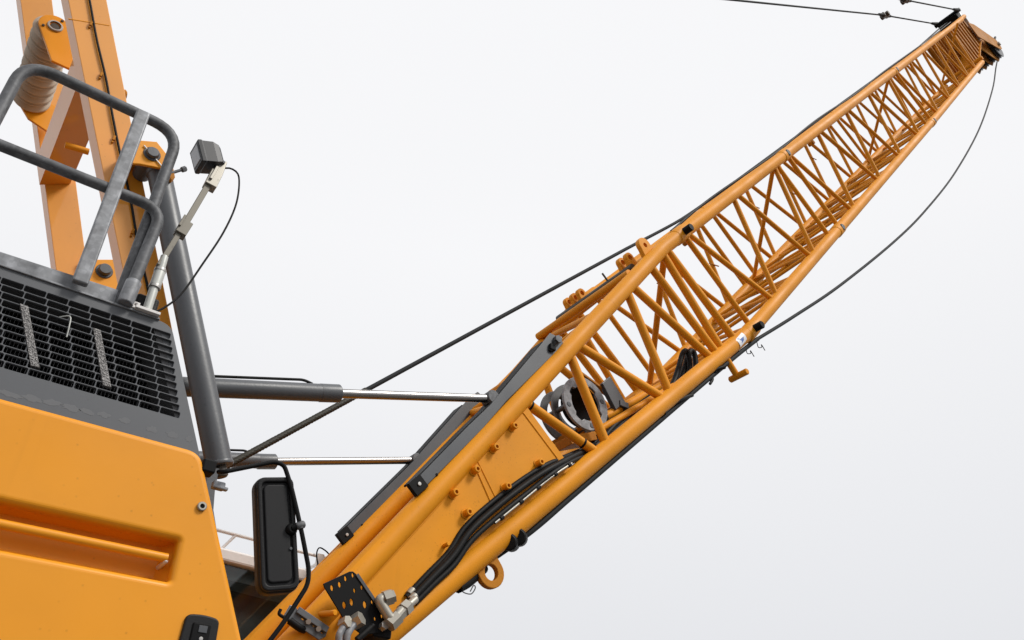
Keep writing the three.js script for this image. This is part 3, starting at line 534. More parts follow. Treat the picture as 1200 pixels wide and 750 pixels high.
{ // pivot (foot) section
  const root = thing('boom_foot_section', 'tapered yellow boom foot section with boxed lower end and bolted studs', 'boom section', B(-6.3, -0.55, ZC), 'lattice boom sections');
  const tf = -6.15;
  for (const [z, s] of [[ZN, 1], [ZF, -1]]) {
    const up = s > 0 ? upN : upF;
    part(root, 'chord', [round(B(tf, up(tf), z), B(-1.5, up(-1.5), z), RC + 0.002, 0.004, 24), round(B(-1.51, up(-1.51), z), B(-0.35, up(-0.35), z), RC + 0.002, 0.004, 24), round(B(-0.37, up(-0.37), z), B(-0.012, 0, z), RC + 0.002, 0.004, 24)], M.boom);
    part(root, 'chord', round(B(tf, loN(tf), z), B(-0.012, loN(-0.012), z), RC + 0.002, 0.004, 24), M.boom);
    const rb = 0.0345;
    const bars = [[-2.86, -2.56], [-2.19, -2.46], [-2.09, -1.6], [-1.17, -1.53], [-1.09, -0.75], [-0.69, -0.65], [-0.41, -0.56], [-0.32, -0.29]];
    bars.forEach(([tu, tl], i) => { const m = bar(root, B(tu, up(tu), z), B(tl, loN(tl), z), rb); if (s > 0 && i === 0) for (const k of [0.1, 0.76]) { const p = B(tu, upN(tu), z).lerp(B(tl, loN(tl), z), k), q = B(tu, upN(tu), z).lerp(B(tl, loN(tl), z), k + 0.022); part(m, 'tape_band', tube(p, q, rb + 0.0015, rb + 0.0015, 12), M.black); } });
    // boxed side plate with pressed seams
    const off = s * 0.018, zz = z + off;
    const pt = (t, n) => { const p = B(t, n, 0); return [p.x, p.y]; };
    const te = px(616, 476, ZN + 0.018), tl = px(661, 538, ZN + 0.018);
    const [ta] = tn(te), [tb] = tn(tl);
    const pl = part(root, 'side_plate', plate([pt(tf, upN(tf)), pt(ta, upN(ta)), pt(tb, loN(tb)), pt(tf, loN(tf))], zz - 0.008, zz + 0.008, 0.002), M.boom);
    if (s > 0) {
      const Q = (x, y) => px(x, y, zz + 0.008);
      // raised edge ribs
      const rib = (pts, r = 0.006) => part(pl, 'edge_rib', filletTube(pts, r, 0.03, 8), M.boom);
      rib([Q(577, 513), Q(611, 481), Q(653, 537)], 0.006);
      rib([Q(421, 694), Q(441, 672), Q(506, 601), Q(556, 545), Q(580, 600)], 0.006);
      rib([Q(560, 541), Q(586, 594)], 0.005);
      for (const [x, y] of [[601.5, 500], [579.5, 525], [632, 542.5], [557, 551], [593, 570.5], [532, 578], [547.5, 601]]) {
        const c = px(x - 2.5, y + 1.5, zz + 0.008), st = part(pl, 'stud', pipe(V(c.x, c.y, c.z - 0.002), V(c.x, c.y, c.z + 0.052), 0.0215, 0.011, 18), M.boom);
        part(st, 'stud_base', round(V(c.x, c.y, c.z - 0.002), V(c.x, c.y, c.z + 0.008), 0.029, 0.006, 18), M.boom);
        part(st, 'stud_bore', round(V(c.x, c.y, c.z + 0.03), V(c.x, c.y, c.z + 0.04), 0.0108, 0.001, 12), M.boomOld);
      }
      for (const [x, y] of [[402, 722], [520, 640]]) { const c = Q(x, y); part(pl, 'stud', round(V(c.x, c.y, c.z), V(c.x, c.y, c.z + 0.05), 0.012, 0.003), M.boom); }
    }
  }
  // cover plates between the chords of the boxed part, and flange strips beside the upper chords
  const c0 = -2.9;
  part(root, 'top_plate', beam(B(tf, upN(tf) - 0.16, ZC), B(c0, upN(c0) - 0.22, ZC), BN, 1.211 - 2 * RC - 0.004, 0.012, 0), M.boom);
  part(root, 'bottom_plate', beam(B(tf, loN(tf) + 0.02, ZC), B(c0, loN(c0) + 0.02, ZC), BN, 1.211 - 2 * RC - 0.004, 0.012, 0), M.boom);
  part(root, 'flange_strip', beam(B(tf, upN(tf) + 0.02, ZN - 0.095), B(-3.2, upN(-3.2) + 0.02, ZN - 0.095), BN, 0.03, 0.05, 0.004), M.boom);
  part(root, 'flange_strip', beam(B(tf, upF(tf) + 0.045, ZF - 0.06), B(-1.9, upF(-1.9) + 0.045, ZF - 0.06), BN, 0.03, 0.05, 0.004), M.boom);
  for (const z of [ZN + 0.02, ZF - 0.02]) part(root, 'foot_eye', plate([[-6.2, 0.09], [-6.55, 0.02], [-6.62, -0.13], [-6.5, -0.27], [-6.2, -0.24]].map(([t, n]) => { const p = B(t, upN(-6.2) + n - 0.02 + 0.0, 0); return [p.x, p.y]; }), z - 0.05, z + 0.05, 0.01), M.boom);
  // top and bottom face lacing above the boxed part
  const ts = [-2.85, -2.2, -1.55, -0.95, -0.25];
  for (const f of [upN, loN]) { for (let i = 0; i < 4; i++) bar(root, B(ts[i], f(ts[i]), i % 2 ? ZF : ZN), B(ts[i + 1], f(ts[i + 1]), i % 2 ? ZN : ZF), 0.029); bar(root, B(-0.2, f(-0.2), ZN), B(-0.2, f(-0.2), ZF), 0.03); bar(root, B(-1.9, f(-1.9), ZN), B(-1.9, f(-1.9), ZF), 0.03); }
  bar(root, B(-0.3, 0, ZN), B(-0.12, loN(0), ZF), 0.03);
  // lugs: a pair of slotted ears on a dark cross pipe, and one big ear on the near chord
  const earShape = (t, n0, w, h, hole, lean = 0.1) => { const pts = []; const c = [t + lean, n0 + h - w / 2]; pts.push([t - w / 2, n0]); for (let i = 0; i <= 12; i++) { const a = Math.PI - Math.PI * i / 12; pts.push([c[0] + Math.cos(a) * w / 2, c[1] + Math.sin(a) * w / 2]); } pts.push([t + w / 2 + 0.03, n0]);
    const h2 = B(c[0], c[1], 0); return [pts.map(([a, b]) => { const p = B(a, b, 0); return [p.x, p.y]; }), circleHole(h2.x, h2.y, hole)]; };
  for (const [t, z, w, h, ho] of [[-0.6, ZN - 0.02, 0.15, 0.205, 0.028], [-0.7, ZN - 0.15, 0.1, 0.17, 0.03], [-0.7, ZN - 0.24, 0.1, 0.17, 0.03], [-0.7, ZF + 0.42, 0.1, 0.16, 0.03], [-0.7, ZF + 0.33, 0.1, 0.16, 0.03], [-0.7, ZF + 0.24, 0.1, 0.16, 0.03]]) {
    const [o, hl] = earShape(t, -0.02, w, h, ho, 0.04); part(root, 'lifting_ear', plate(o, z - 0.022, z + 0.022, 0.005, [hl]), M.boom, 'rounded ear with a hole');
  }
  part(root, 'cross_pipe', [round(B(-0.72, 0.018, ZN - 0.12), B(-0.72, 0.018, ZF + 0.08), 0.036, 0.004, 16), round(B(-0.72, 0.03, ZN - 0.42), B(-0.72, 0.13, ZN - 0.42), 0.009, 0.001, 8)], M.greased, 'greasy dark pipe between the ears');
  part(root, 'cross_pipe', tube(B(-1.0, 0.0, ZN), B(-1.0, 0.0, ZF), 0.035), M.boom);
  // lower side: eye plate, rest with its roller, sticker, foot bump
  {
    const c = tn(px(575, 671, ZN)), w = 0.088, hole = B(c[0], c[1], 0), pts = [];
    const a0 = tn(px(557, 668, ZN)), a1 = tn(px(580, 650, ZN));
    pts.push(a0); const dir = Math.atan2(c[1] - (a0[1] + a1[1]) / 2, c[0] - (a0[0] + a1[0]) / 2);
    for (let i = 0; i <= 14; i++) { const a = dir - Math.PI / 2 + Math.PI * i / 14; pts.push([c[0] + Math.cos(a) * w, c[1] + Math.sin(a) * w]); } pts.push(a1);
    part(root, 'eye_plate', plate(pts.map(([t, n]) => { const p = B(t, n, 0); return [p.x, p.y]; }), ZN - 0.03, ZN + 0.01, 0.005, [circleHole(hole.x, hole.y, 0.045)]), M.boomOld, 'orange eye plate with round hole');
    const r0 = tn(px(851, 419, ZN)), r1 = tn(px(864, 441, ZN));
    part(root, 'rope_rest', [tube(B(r0[0], r0[1] + 0.05, ZN), B(r1[0], r1[1], ZN), 0.028), round(B(r1[0], r1[1], ZN - 0.08), B(r1[0], r1[1], ZN + 0.11), 0.028, 0.006)], M.boom);
    const b0 = px(498, 716, ZN), bb = tn(b0); part(root, 'pad', beam(B(bb[0] - 0.08, bb[1] + 0.005, ZN), B(bb[0] + 0.08, bb[1] + 0.005, ZN), BN, 0.08, 0.03, 0.012), M.boom);
    const cv = document.createElement('canvas'); cv.width = cv.height = 64; const q = cv.getContext('2d'); q.fillStyle = 'rgb(222,222,226)'; q.fillRect(0, 0, 64, 64); q.fillStyle = 'rgb(70,100,165)'; q.beginPath(); q.moveTo(26, 14); q.lineTo(46, 24); q.lineTo(50, 46); q.lineTo(36, 40); q.lineTo(20, 50); q.closePath(); q.fill(); q.fillStyle = 'rgb(130,150,190)'; q.fillRect(6, 40, 12, 14);
    const ct = new THREE.CanvasTexture(cv); ct.colorSpace = THREE.SRGBColorSpace;
    const sc = tn(px(858, 406, ZN + RC)), g = new THREE.CylinderGeometry(RC + 0.0045, RC + 0.0045, 0.16, 12, 1, true, -0.6, 1.2); g.rotateZ(PHI - Math.PI / 2); const sp = B(-0.3, loN(-0.3), ZN); g.translate(sp.x, sp.y, sp.z);
    part(root, 'sticker', g, phys({ map: ct, roughness: 0.5 }), 'small white sticker with a blue mark', true);
  }
}
{ // black wire clips hanging under the joint
  for (const [x, y] of [[874, 408], [887, 401]]) {
    const p = px(x, y, ZN), t = thing('wire_clip', 'tiny bent wire clip under the lower boom chord joint', 'clip', p, 'wire clips under the boom joint');
    part(t, 'wire', bent([p, p.clone().add(V(0.01, -0.05, 0)), p.clone().add(V(0.06, -0.03, 0)), p.clone().add(V(0.06, 0.0, 0)), p.clone().add(V(0.1, -0.05, 0))], 0.004, 24, 5), M.ropeDark);
  }
}

// ---------------------------------------------------------------- dark slide rails on the foot section and the back-stop cylinders
function slideRail(poly, z, label, endHole) {
  const P = poly.map(([x, y]) => px(x, y, z));
  const t = thing('slide_rail', label, 'rail', P[0].clone(), 'slide rails on the boom foot');
  part(t, 'web', plate(P, z - 0.012, z, 0.003), M.rail);
  // flanges that make it a channel
  const top = [], k = poly.length >> 1;
  return [t, P];
}
{
  const zN = ZN + 0.035, zF = ZF + 0.035;
  const near = [[485, 573], [500, 569], [567, 501], [594, 469.5], [653, 411], [660, 402], [658, 397], [645, 390], [637, 400], [575, 474], [548, 500], [481, 569]];
  const far = [[402, 633], [413, 627], [500, 540], [514, 527], [565, 475], [567, 465], [560, 459], [552, 464], [543, 474], [496, 527], [485, 540], [397, 627]];
  for (const [poly, z, label, eA, eB] of [[near, zN, 'dark grey slide rail on the boom chord beside the bolted stud plate', [480, 569], [500, 570]], [far, zF, 'dark grey slide rail on the boom chord on the cab side', [396, 627], [413, 628]]]) {
    const [t, P] = slideRail(poly, z, label);
    const n = poly.length, up = [n - 1, n - 2, n - 3, n - 4];
    // upper flange, turned away from the web
    for (let i = 0; i < up.length - 1; i++) { const a = i ? P[up[i]].clone() : P[up[0]].clone().lerp(P[up[1]], 0.1), b = P[up[i + 1]].clone(); a.z = b.z = z - 0.075; part(t, 'flange', beam(a, b, BN, 0.13, 0.012, 0.003), M.black); }
    for (let i = 1; i < 4; i++) { const a = P[i].clone(), b = P[i + 1].clone(); a.z = b.z = z - 0.075; part(t, 'flange', beam(a, b, BN, 0.13, 0.012, 0.003), M.black); }
    const e = P[0].clone().lerp(P[n - 1], 0.5).lerp(P[1], 0.3);
    part(t, 'end_block', beam(P[n - 1].clone().lerp(P[1], 0.42).add(V(0.03, 0.035, 0.006)), P[n - 1].clone().lerp(P[1], 0.35).add(V(-0.03, -0.04, 0.006)), V(0, 0, 1), 0.085, 0.03, 0.004), M.black);
    const hp = P[0].clone().lerp(P[n - 1], 0.5).add(V(0.03, 0.02, 0.022));
    part(t, 'end_bolt', round(hp, hp.clone().add(V(0, 0, 0.006)), 0.011, 0.001), M.steel);
    const sc = P[1].clone().lerp(P[n - 1], 0.3).add(V(0.09, 0.09, 0.004)); part(t, 'screw', round(sc.clone().add(V(0, 0, -0.006)), sc, 0.008, 0.001, 10), M.black);
    if (poly === near) { const c = px(652, 399, z); part(t, 'shock_bolt', hexNut(V(c.x, c.y, z - 0.02), V(c.x, c.y, z + 0.03), 0.03), M.galvDark); const c2 = px(646, 408, z); part(t, 'latch', [box(c2.x, c2.y, z + 0.01, 0.05, 0.05, 0.03, 0.008), round(px(644, 412, z), px(650, 401, z + 0.02), 0.016, 0.004)], M.black); }
  }
  for (const [a, mid, e, z, rB, rR, label, ln] of [
    [[200, 452.5], [397, 461.2], [571, 467], ZN - 0.01, 0.049, 0.0265, 'back-stop cylinder with bright rod, on the engine housing side of the hoist rope', [[225, 440], [356, 445], [366, 450]]],
    [[215, 537], [322, 541], [483, 539.5], ZF - 0.01, 0.049, 0.0265, 'back-stop cylinder with bright rod, on the cab side of the hoist rope', [[240, 526.5], [288, 528], [295, 533]]]]) {
    const A = px(...a, z), Mi = px(...mid, z), E = px(...e, z), d = E.clone().sub(A).normalize();
    const t = thing('back_stop_cylinder', `grey ${label}`, 'cylinder', A, 'back-stop cylinders');
    part(t, 'barrel', round(A, Mi, rB, 0.008, 28), M.greyPaint);
    part(t, 'gland', round(Mi.clone().addScaledVector(d, -0.12), Mi.clone().addScaledVector(d, 0.004), rB + 0.002, 0.006, 28), M.greyPaint);
    part(t, 'rod', round(Mi.clone().addScaledVector(d, -0.02), E, rR, 0.003, 24), M.chrome);
    part(t, 'rod_eye', [round(V(E.x, E.y, z - 0.05).addScaledVector(d, 0.03), V(E.x, E.y, z + 0.036).addScaledVector(d, 0.03), 0.048, 0.006, 24)], M.galvDark);
    part(t, 'oil_line', filletTube(ln.map(([x, y]) => px(x, y, z)), 0.008, 0.05, 8), M.rubber);
    part(t, 'pivot_eye', round(V(A.x, A.y, z - 0.06).addScaledVector(d, -0.05), V(A.x, A.y, z + 0.06).addScaledVector(d, -0.05), 0.07, 0.006, 24), M.greyPaint);
  }
}

// ---------------------------------------------------------------- ropes, pendants, hanging cable
{
  const a = px(262, 548, ZC), b = px(735, 291, ZC), d = b.clone().sub(a).normalize();
  const w = a.clone().addScaledVector(d, -1.15);
  const wt = thing('winch_drum', 'grooved hoist winch drum behind the engine housing', 'winch', w.clone().add(V(0, -0.6, 0)));
  part(wt, 'drum', tube(V(w.x + 0.17, w.y - 0.18, ZC + 0.42), V(w.x + 0.17, w.y - 0.18, ZC - 0.42), 0.235, 0.235, 32), M.greased);
  for (const s of [-1, 1]) part(wt, 'flange', round(V(w.x + 0.17, w.y - 0.18, ZC + s * 0.42), V(w.x + 0.17, w.y - 0.18, ZC + s * 0.45), 0.36, 0.006, 36), M.greyPaint);
  part(wt, 'stand', box(w.x + 0.17, (w.y - 0.5 + 1.234) / 2, ZC, 0.5, w.y - 0.5 - 1.234, 0.7, 0.01), M.greyPaint);
  const t = thing('hoist_rope', 'steel hoist rope rising from the winch along the top of the boom', 'rope', w);
  const t1 = tn(b)[0];
  part(t, 'laid_rope', twistRope(w, a.clone().addScaledVector(d, 1.1), 0.0205), M.rope, 'laid strands of the rope');
  part(t, 'upper_run', [tube(a.clone().addScaledVector(d, 1.1), b, 0.0165, 0.0165, 10), bent([b, B(1.3, 0.1, ZC), B(3, 0.085, ZC), B(8, 0.09, ZC), B(14, 0.08, ZC), B(18.6, 0.12, ZC), B(19.6, -0.72, ZC), B(19.9, -0.76, ZC), B(20.15, -0.9, ZC)], 0.016, 120, 8, 0.3)], M.ropeDark);
  const g = thing('signal_cable', 'thin dark cable lying on top of the boom chord', 'cable', B(0.6, 0.05, ZN));
  part(g, 'cable', bent([B(0.1, 0.071, ZN - 0.1), B(1.2, 0.1, ZN - 0.14), B(3.1, 0.078, ZN - 0.12), B(5, 0.11, ZN - 0.14), B(7, 0.08, ZN - 0.12), B(9.1, 0.1, ZN - 0.14), B(13, 0.09, ZN - 0.2), B(16.6, 0.11, ZC + 0.36)], 0.014, 120, 6), M.rubber);
}
for (const [z, t0, n0, s, label, kk] of [[ZC + 0.298, 18.63, 0.24, 1, 'thin pendant rope with shackle from the end of the tip axle on the housing side', [1061, 0]], [ZC - 0.28, 18.7, 0.27, -1, 'thin pendant rope with shackle from the end of the tip axle on the cab side', [1037, 18]]]) {
  const a = B(t0, n0, z), b = V(lineX(legL, 7.0) + 0.12, 7.05, z), d = b.clone().sub(a).normalize();
  // run it through the pixel where the photograph shows its shackle
  const c = px(kk[0], kk[1], z), dd = c.clone().sub(a).normalize();
  const t = thing('pendant_rope', label, 'pendant', a, 'pendant ropes at the boom tip');
  part(t, 'rope', [tube(a, c, 0.017, 0.017, 8), tube(c, b, 0.017, 0.017, 8)], M.ropeDark);
  part(t, 'shackle', [beam(c.clone().addScaledVector(dd, -0.16), c.clone().addScaledVector(dd, 0.16), V(0, 1, 0), 0.1, 0.12, 0.03), round(c.clone().add(V(0, 0, -0.1)), c.clone().add(V(0, 0, 0.1)), 0.06, 0.01)], M.greased);
  part(t, 'socket', [tube(c.clone().addScaledVector(dd, -0.36), c.clone().addScaledVector(dd, -0.12), 0.03, 0.045, 8), tube(c.clone().addScaledVector(dd, 0.12), c.clone().addScaledVector(dd, 0.4), 0.045, 0.028, 8), tube(a, a.clone().addScaledVector(dd, 0.45), 0.055, 0.03, 8)], M.ropeDark);
}
{
  const a = px(1169, 70, -4.4);
  const pts = [a, px(1167, 80, -4.39), px(1163, 105, -4.36), px(1148, 150, -4.28), px(1120, 201, -4.2), px(1085, 246, -4.12), px(1048, 283, -4.04), px(985, 334, -3.95), px(930, 371, -3.88), px(888, 397, ZN), B(-0.45, loN(-0.45) - 0.088, ZN + 0.0), B(-1.2, loN(-1.2) - 0.086, ZN - 0.01), B(-2.2, loN(-2.2) - 0.086, ZN - 0.01), B(-3.0, loN(-3) - 0.086, ZN - 0.01), B(-3.45, loN(-3.45) - 0.086, ZN - 0.02), B(-3.9, loN(-3.9) - 0.06, ZN - 0.09), B(-4.2, loN(-4.2) - 0.05, ZN - 0.12)];
  const t = thing('slack_rope', 'slack rope hanging from the boom tip and tied along the lower chord', 'rope', a);
  part(t, 'rope', bent(pts.slice(0, 10), 0.0165, 120, 8), M.ropeDark);
  part(t, 'tied_run', bent(pts.slice(9), 0.02, 90, 10), M.ropeDark);
  const tie = (tt, off, r) => part(t, 'tie_strap', [round(B(tt, loN(tt) - off, ZN + 0.035), B(tt, loN(tt) - off, ZN - 0.06), r, 0.006), pipe(B(tt - 0.03, loN(tt), ZN), B(tt + 0.03, loN(tt), ZN), RC + 0.008, RC + 0.0025)], M.rubber);
  const c1 = tn(px(598, 636, ZN)), c2 = tn(px(607, 632, ZN));
  part(t, 'rope_clamp', [round(px(596, 635, ZN + 0.05), px(600, 637, ZN - 0.06), 0.05, 0.01), round(px(607, 629, ZN + 0.05), px(609, 631, ZN - 0.06), 0.05, 0.01)], M.rubber);
  part(t, 'strap', [bent([px(778, 484, ZN + 0.02), px(786, 475, ZN + 0.02), px(797, 468, ZN + 0.02), px(811, 463, ZN)], 0.018, 20, 6), bent([px(812, 462, ZN), px(809, 455, ZN), px(815, 447, ZN)], 0.007, 12, 5)], M.rubber);
  part(t, 'strap', [bent([px(822, 446, ZN), px(832, 436, ZN), px(849, 430, ZN + 0.05)], 0.02, 20, 6), bent([px(833, 437, ZN), px(835, 444, ZN), px(832, 450, ZN)], 0.012, 12, 6)], M.rubber);
  part(t, 'rope_end', [bent([px(536, 688, ZN), px(548, 681, ZN - 0.02), px(566, 665, ZN - 0.05)], 0.035, 16, 10)], M.rubber);
  part(t, 'wire_loop', bent([px(541, 689, ZN), px(543, 694, ZN), px(552, 696, ZN), px(557, 689, ZN), px(555, 686, ZN), px(551, 693, ZN)], 0.0035, 30, 5), M.galvDark);
}

// ---------------------------------------------------------------- rope guide drum and hoses inside the foot section
{
  const c = px(686, 473, -4.0), t = thing('rope_guide_drum', 'grey flanged rope guide drum inside the lattice of the boom foot', 'drum', c);
  const ring = (z, R, ri, notch, th = 0.03, gap = 0) => {
    const s = new THREE.Shape(); const N = 60;
    for (let i = 0; i <= N; i++) { const a = gap + (Math.PI * 2 - 2 * gap) * i / N + 0.9; const p = [c.x + Math.cos(a) * R, c.y + Math.sin(a) * R]; i ? s.lineTo(...p) : s.moveTo(...p); }
    const pts = []; for (let i = N; i >= 0; i--) { const a = gap + (Math.PI * 2 - 2 * gap) * i / N + 0.9, k = Math.floor(i / 5) % 3 === 0 ? ri + notch : ri; pts.push([c.x + Math.cos(a) * k, c.y + Math.sin(a) * k]); }
    if (gap) { for (const p of pts) s.lineTo(...p); } else { const h = new THREE.Path(); pts.forEach((p, i) => i ? h.lineTo(...p) : h.moveTo(...p)); s.holes.push(h); }
    return new THREE.ExtrudeGeometry(s, { depth: th - 0.008, bevelEnabled: true, bevelThickness: 0.004, bevelSize: 0.004, bevelSegments: 2 }).translate(0, 0, z - th / 2);
  };
  const R = 0.205;
  part(t, 'flange', ring(-4.0, R, 0.138, 0.022, 0.022), M.galv, 'light grey flange ring with notches');
  for (const z of [-4.13, -4.26]) part(t, 'flange', ring(z, R * 0.98, 0.15, 0.0, 0.02), M.sheave);
  part(t, 'hub', [new THREE.CylinderGeometry(0.142, 0.142, 0.24, 24, 1, true, 0.6, 3.0).rotateX(Math.PI / 2).translate(c.x, c.y, -4.13), pipe(V(c.x, c.y, -4.012), V(c.x, c.y, -4.1), 0.152, 0.14, 32)], M.black);
  for (const a of [0.4, 1.9, 3.5, 5.0]) part(t, 'spacer_bar', round(V(c.x + Math.cos(a) * 0.17, c.y + Math.sin(a) * 0.17, -3.99), V(c.x + Math.cos(a) * 0.17, c.y + Math.sin(a) * 0.17, -4.27), 0.02, 0.003, 12), M.rail);
  const br = [px(706, 449, -4.05), px(715, 441, -4.05), px(733, 471, -4.05), px(722, 480, -4.05)];
  part(t, 'bracket', [plate(br, -4.09, -4.05, 0.004), box(br[2].x - 0.02, br[2].y - 0.03, -4.1, 0.09, 0.05, 0.12, 0.006)], M.rail, 'dark grey bracket plate');
  part(t, 'arm', [beam(px(671, 432, -4.1), px(712, 462, -4.1), V(0, 0, 1), 0.02, 0.05, 0.004)], M.boomOld);
  part(t, 'cradle', [beam(px(655, 515, -4.25), px(735, 468, -4.25), V(0, 0, 1), 0.03, 0.2, 0.004), beam(px(660, 520, -4.0), px(690, 515, -4.0), V(0, 0, 1), 0.06, 0.16, 0.004)], M.boomOld);
  part(t, 'pipe', [round(px(680, 505, -4.1), px(775, 452, -4.1), 0.035, 0.004), round(px(700, 505, -3.98), px(790, 452, -3.98), 0.026, 0.004)], M.boom);
  for (const k of [0.25, 0.45]) { const p = px(680, 505, -4.1).lerp(px(775, 452, -4.1), k), q = px(680, 505, -4.1).lerp(px(775, 452, -4.1), k + 0.02); part(t, 'pipe_clamp', tube(p, q, 0.042), M.greased); }
}
{
  const z = ZN + 0.05;
  const runs = [[[476, 700], [500, 674], [526, 647], [545, 618], [575, 590], [612, 562], [640, 545], [668, 533], [690, 523]], [[478, 707], [504, 680], [530, 653], [551, 623], [580, 596], [616, 568], [645, 549], [672, 536], [694, 527]], [[480, 704], [507, 676], [533, 645], [556, 617], [588, 589], [622, 563], [650, 546], [680, 531], [700, 521]], [[486, 707], [509, 684], [532, 662], [553, 633], [584, 605], [619, 577], [650, 553], [676, 538], [697, 530]]];
  runs.forEach((r, i) => {
    const zz = z + (i % 2) * 0.022 - (i === 0 ? 0.015 : 0);
    const t = thing('hydraulic_hose', 'black hydraulic hose in the bundle along the boom foot plate', 'hose', px(...r[0], zz), 'hydraulic hoses on the boom foot');
    const pts = r.map(([x, y], k) => px(x, y, k > 6 ? zz - (k - 6) * 0.07 : zz));
    const l = pts[pts.length - 1]; pts.push(B(tn(l)[0] + 0.35, loN(-2.0) + 0.06 + i * 0.012, ZN - 0.14), B(tn(l)[0] + 0.75, loN(-1.6) + 0.05 + i * 0.012, ZN - 0.16));
    part(t, 'hose', bent(pts, 0.0165 + (i % 3) * 0.002, 110, 10), M.rubber);
    if (i < 2) part(t, 'ferrule', round(pts[0].clone().lerp(pts[1], 0.12), pts[0].clone().lerp(pts[1], 0.34), 0.021, 0.003), M.zinc);
  });
  const lp = [px(580, 613, z + 0.03), px(612, 587, z + 0.03), px(645, 560, z + 0.03), px(670, 543, z + 0.02)];
  const t = thing('steel_pipe', 'thin bright steel pipe with black clamps beside the hoses', 'pipe', lp[0]);
  part(t, 'pipe', bent(lp, 0.0075, 40, 10), M.zinc);
  for (const k of [0.06, 0.3, 0.5, 0.72, 0.94]) { const c = new THREE.CatmullRomCurve3(lp), a = c.getPoint(k), b = c.getPoint(k + 0.035); part(t, 'clamp', round(a, b, 0.015, 0.002, 10), M.rubber); }
  // loop of hoses standing out of the lattice further up
  for (const [o, i] of [[0, 0], [7, 1]]) {
    const zz = -4.0 - i * 0.04, l = [[770 + o, 470], [786 + o, 455], [795 + o, 432], [799 + o, 417], [803 + o, 411], [807 + o, 416], [808 + o, 432], [803 + o, 452]].map(([x, y]) => px(x, y, zz));
    const h = thing('hose_loop', 'black hose loop standing up inside the boom lattice', 'hose', l[0], 'hose loops in the boom');
    part(h, 'hose', bent(l, 0.024, 60, 10), M.rubber);
  }
  const run = [B(-2.4, loN(-2.4) + 0.07, ZN - 0.2), B(-1.9, loN(-1.9) + 0.06, ZN - 0.22), B(-1.4, loN(-1.4) + 0.06, ZN - 0.22)];
  const h2 = thing('inner_hose', 'black hose lying behind the lower chord inside the boom', 'hose', run[0]); part(h2, 'hose', bent(run, 0.03, 40, 10), M.rubber);
}
{ // bulkhead plate with holes, couplings and pipes
  const z = ZN + 0.17, P = (x, y, dz = 0) => px(x, y, z + dz);
  const t = thing('coupling_plate', 'black perforated bracket plate with steel hose couplings on the boom foot', 'bracket', P(420, 742));
  const holes = [[389, 689, 0.012], [398, 685, 0.012], [405, 678, 0.011], [413.5, 674, 0.01], [415.5, 692, 0.01], [424, 688.5, 0.01], [403.5, 709, 0.014], [412, 705.5, 0.014], [427.5, 708.5, 0.014], [436, 705.5, 0.009], [439.5, 725, 0.009], [447.5, 722, 0.009]].map(([x, y, r]) => { const c = P(x, y), h = new THREE.Path(); h.absellipse(c.x, c.y, r * 0.85, r * 1.35, 0, Math.PI * 2, true, 0.25); return h; });
  const pl = part(t, 'plate', plate([P(380, 688), P(379, 684), P(410, 669.5), P(414, 669.5), P(418, 673), P(454, 725), P(462, 735), P(449, 741), P(424, 744), P(404, 727)], z - 0.008, z, 0.0025, holes), M.black);
  part(pl, 'edge', beam(P(418.5, 673, 0.004), P(453, 724, 0.004), V(0, 0, 1), 0.016, 0.004, 0.001), M.rail);
  part(t, 'standoff', round(P(386, 713).setZ(ZN + 0.03), P(393, 718), 0.014, 0.003), M.boom);
  const nut = (a, b, r, m = M.zinc) => part(t, 'hex_nut', hexNut(a, b, r), m, undefined);
  part(t, 'elbow', filletTube([P(456, 700, 0.03), P(443, 702, 0.03), P(459, 728, 0.035), P(471, 715, 0.03)], 0.025, 0.035, 14), M.zinc);
  nut(P(450, 702, 0.03), P(459, 699, 0.04), 0.039); nut(P(458, 699.5, 0.04), P(462, 698, 0.045), 0.032);
  nut(P(456, 733, 0.035), P(466, 723, 0.035), 0.036); nut(P(466, 723, 0.032), P(474, 714, 0.03), 0.03); nut(P(472, 716, 0.03), P(478, 710, 0.02), 0.037);
  part(t, 'ferrule', round(P(478, 710, -0.03), P(487, 702, -0.05), 0.02, 0.003), M.zinc);
  nut(P(448, 735, 0.0), P(452, 732, 0.03), 0.022, M.steel);
  nut(P(401, 733, -0.01), P(409, 728, 0.03), 0.03); nut(P(413, 731, -0.01), P(424, 724, 0.03), 0.035);
  part(t, 'pipe', bent([P(408, 730, 0.01), P(400, 739, 0.02), P(397, 752, 0.02), P(400, 790, 0.0)], 0.0165, 30, 12), M.galv);
  part(t, 'pipe', bent([P(420, 727, 0.01), P(410, 738, 0.02), P(406, 752, 0.02), P(410, 790, 0.0)], 0.0175, 30, 12), M.galv);
  part(t, 'short_hose', [round(P(418, 750, 0.02), P(435, 735, 0.02), 0.015, 0.002), round(P(434, 736, 0.02), P(438, 732, 0.02), 0.011, 0.002)], M.rubber);
  part(t, 'mount_foot', [box(P(450, 738).x, P(450, 738).y - 0.01, z - 0.07, 0.1, 0.05, 0.12, 0.01)], M.black);
}
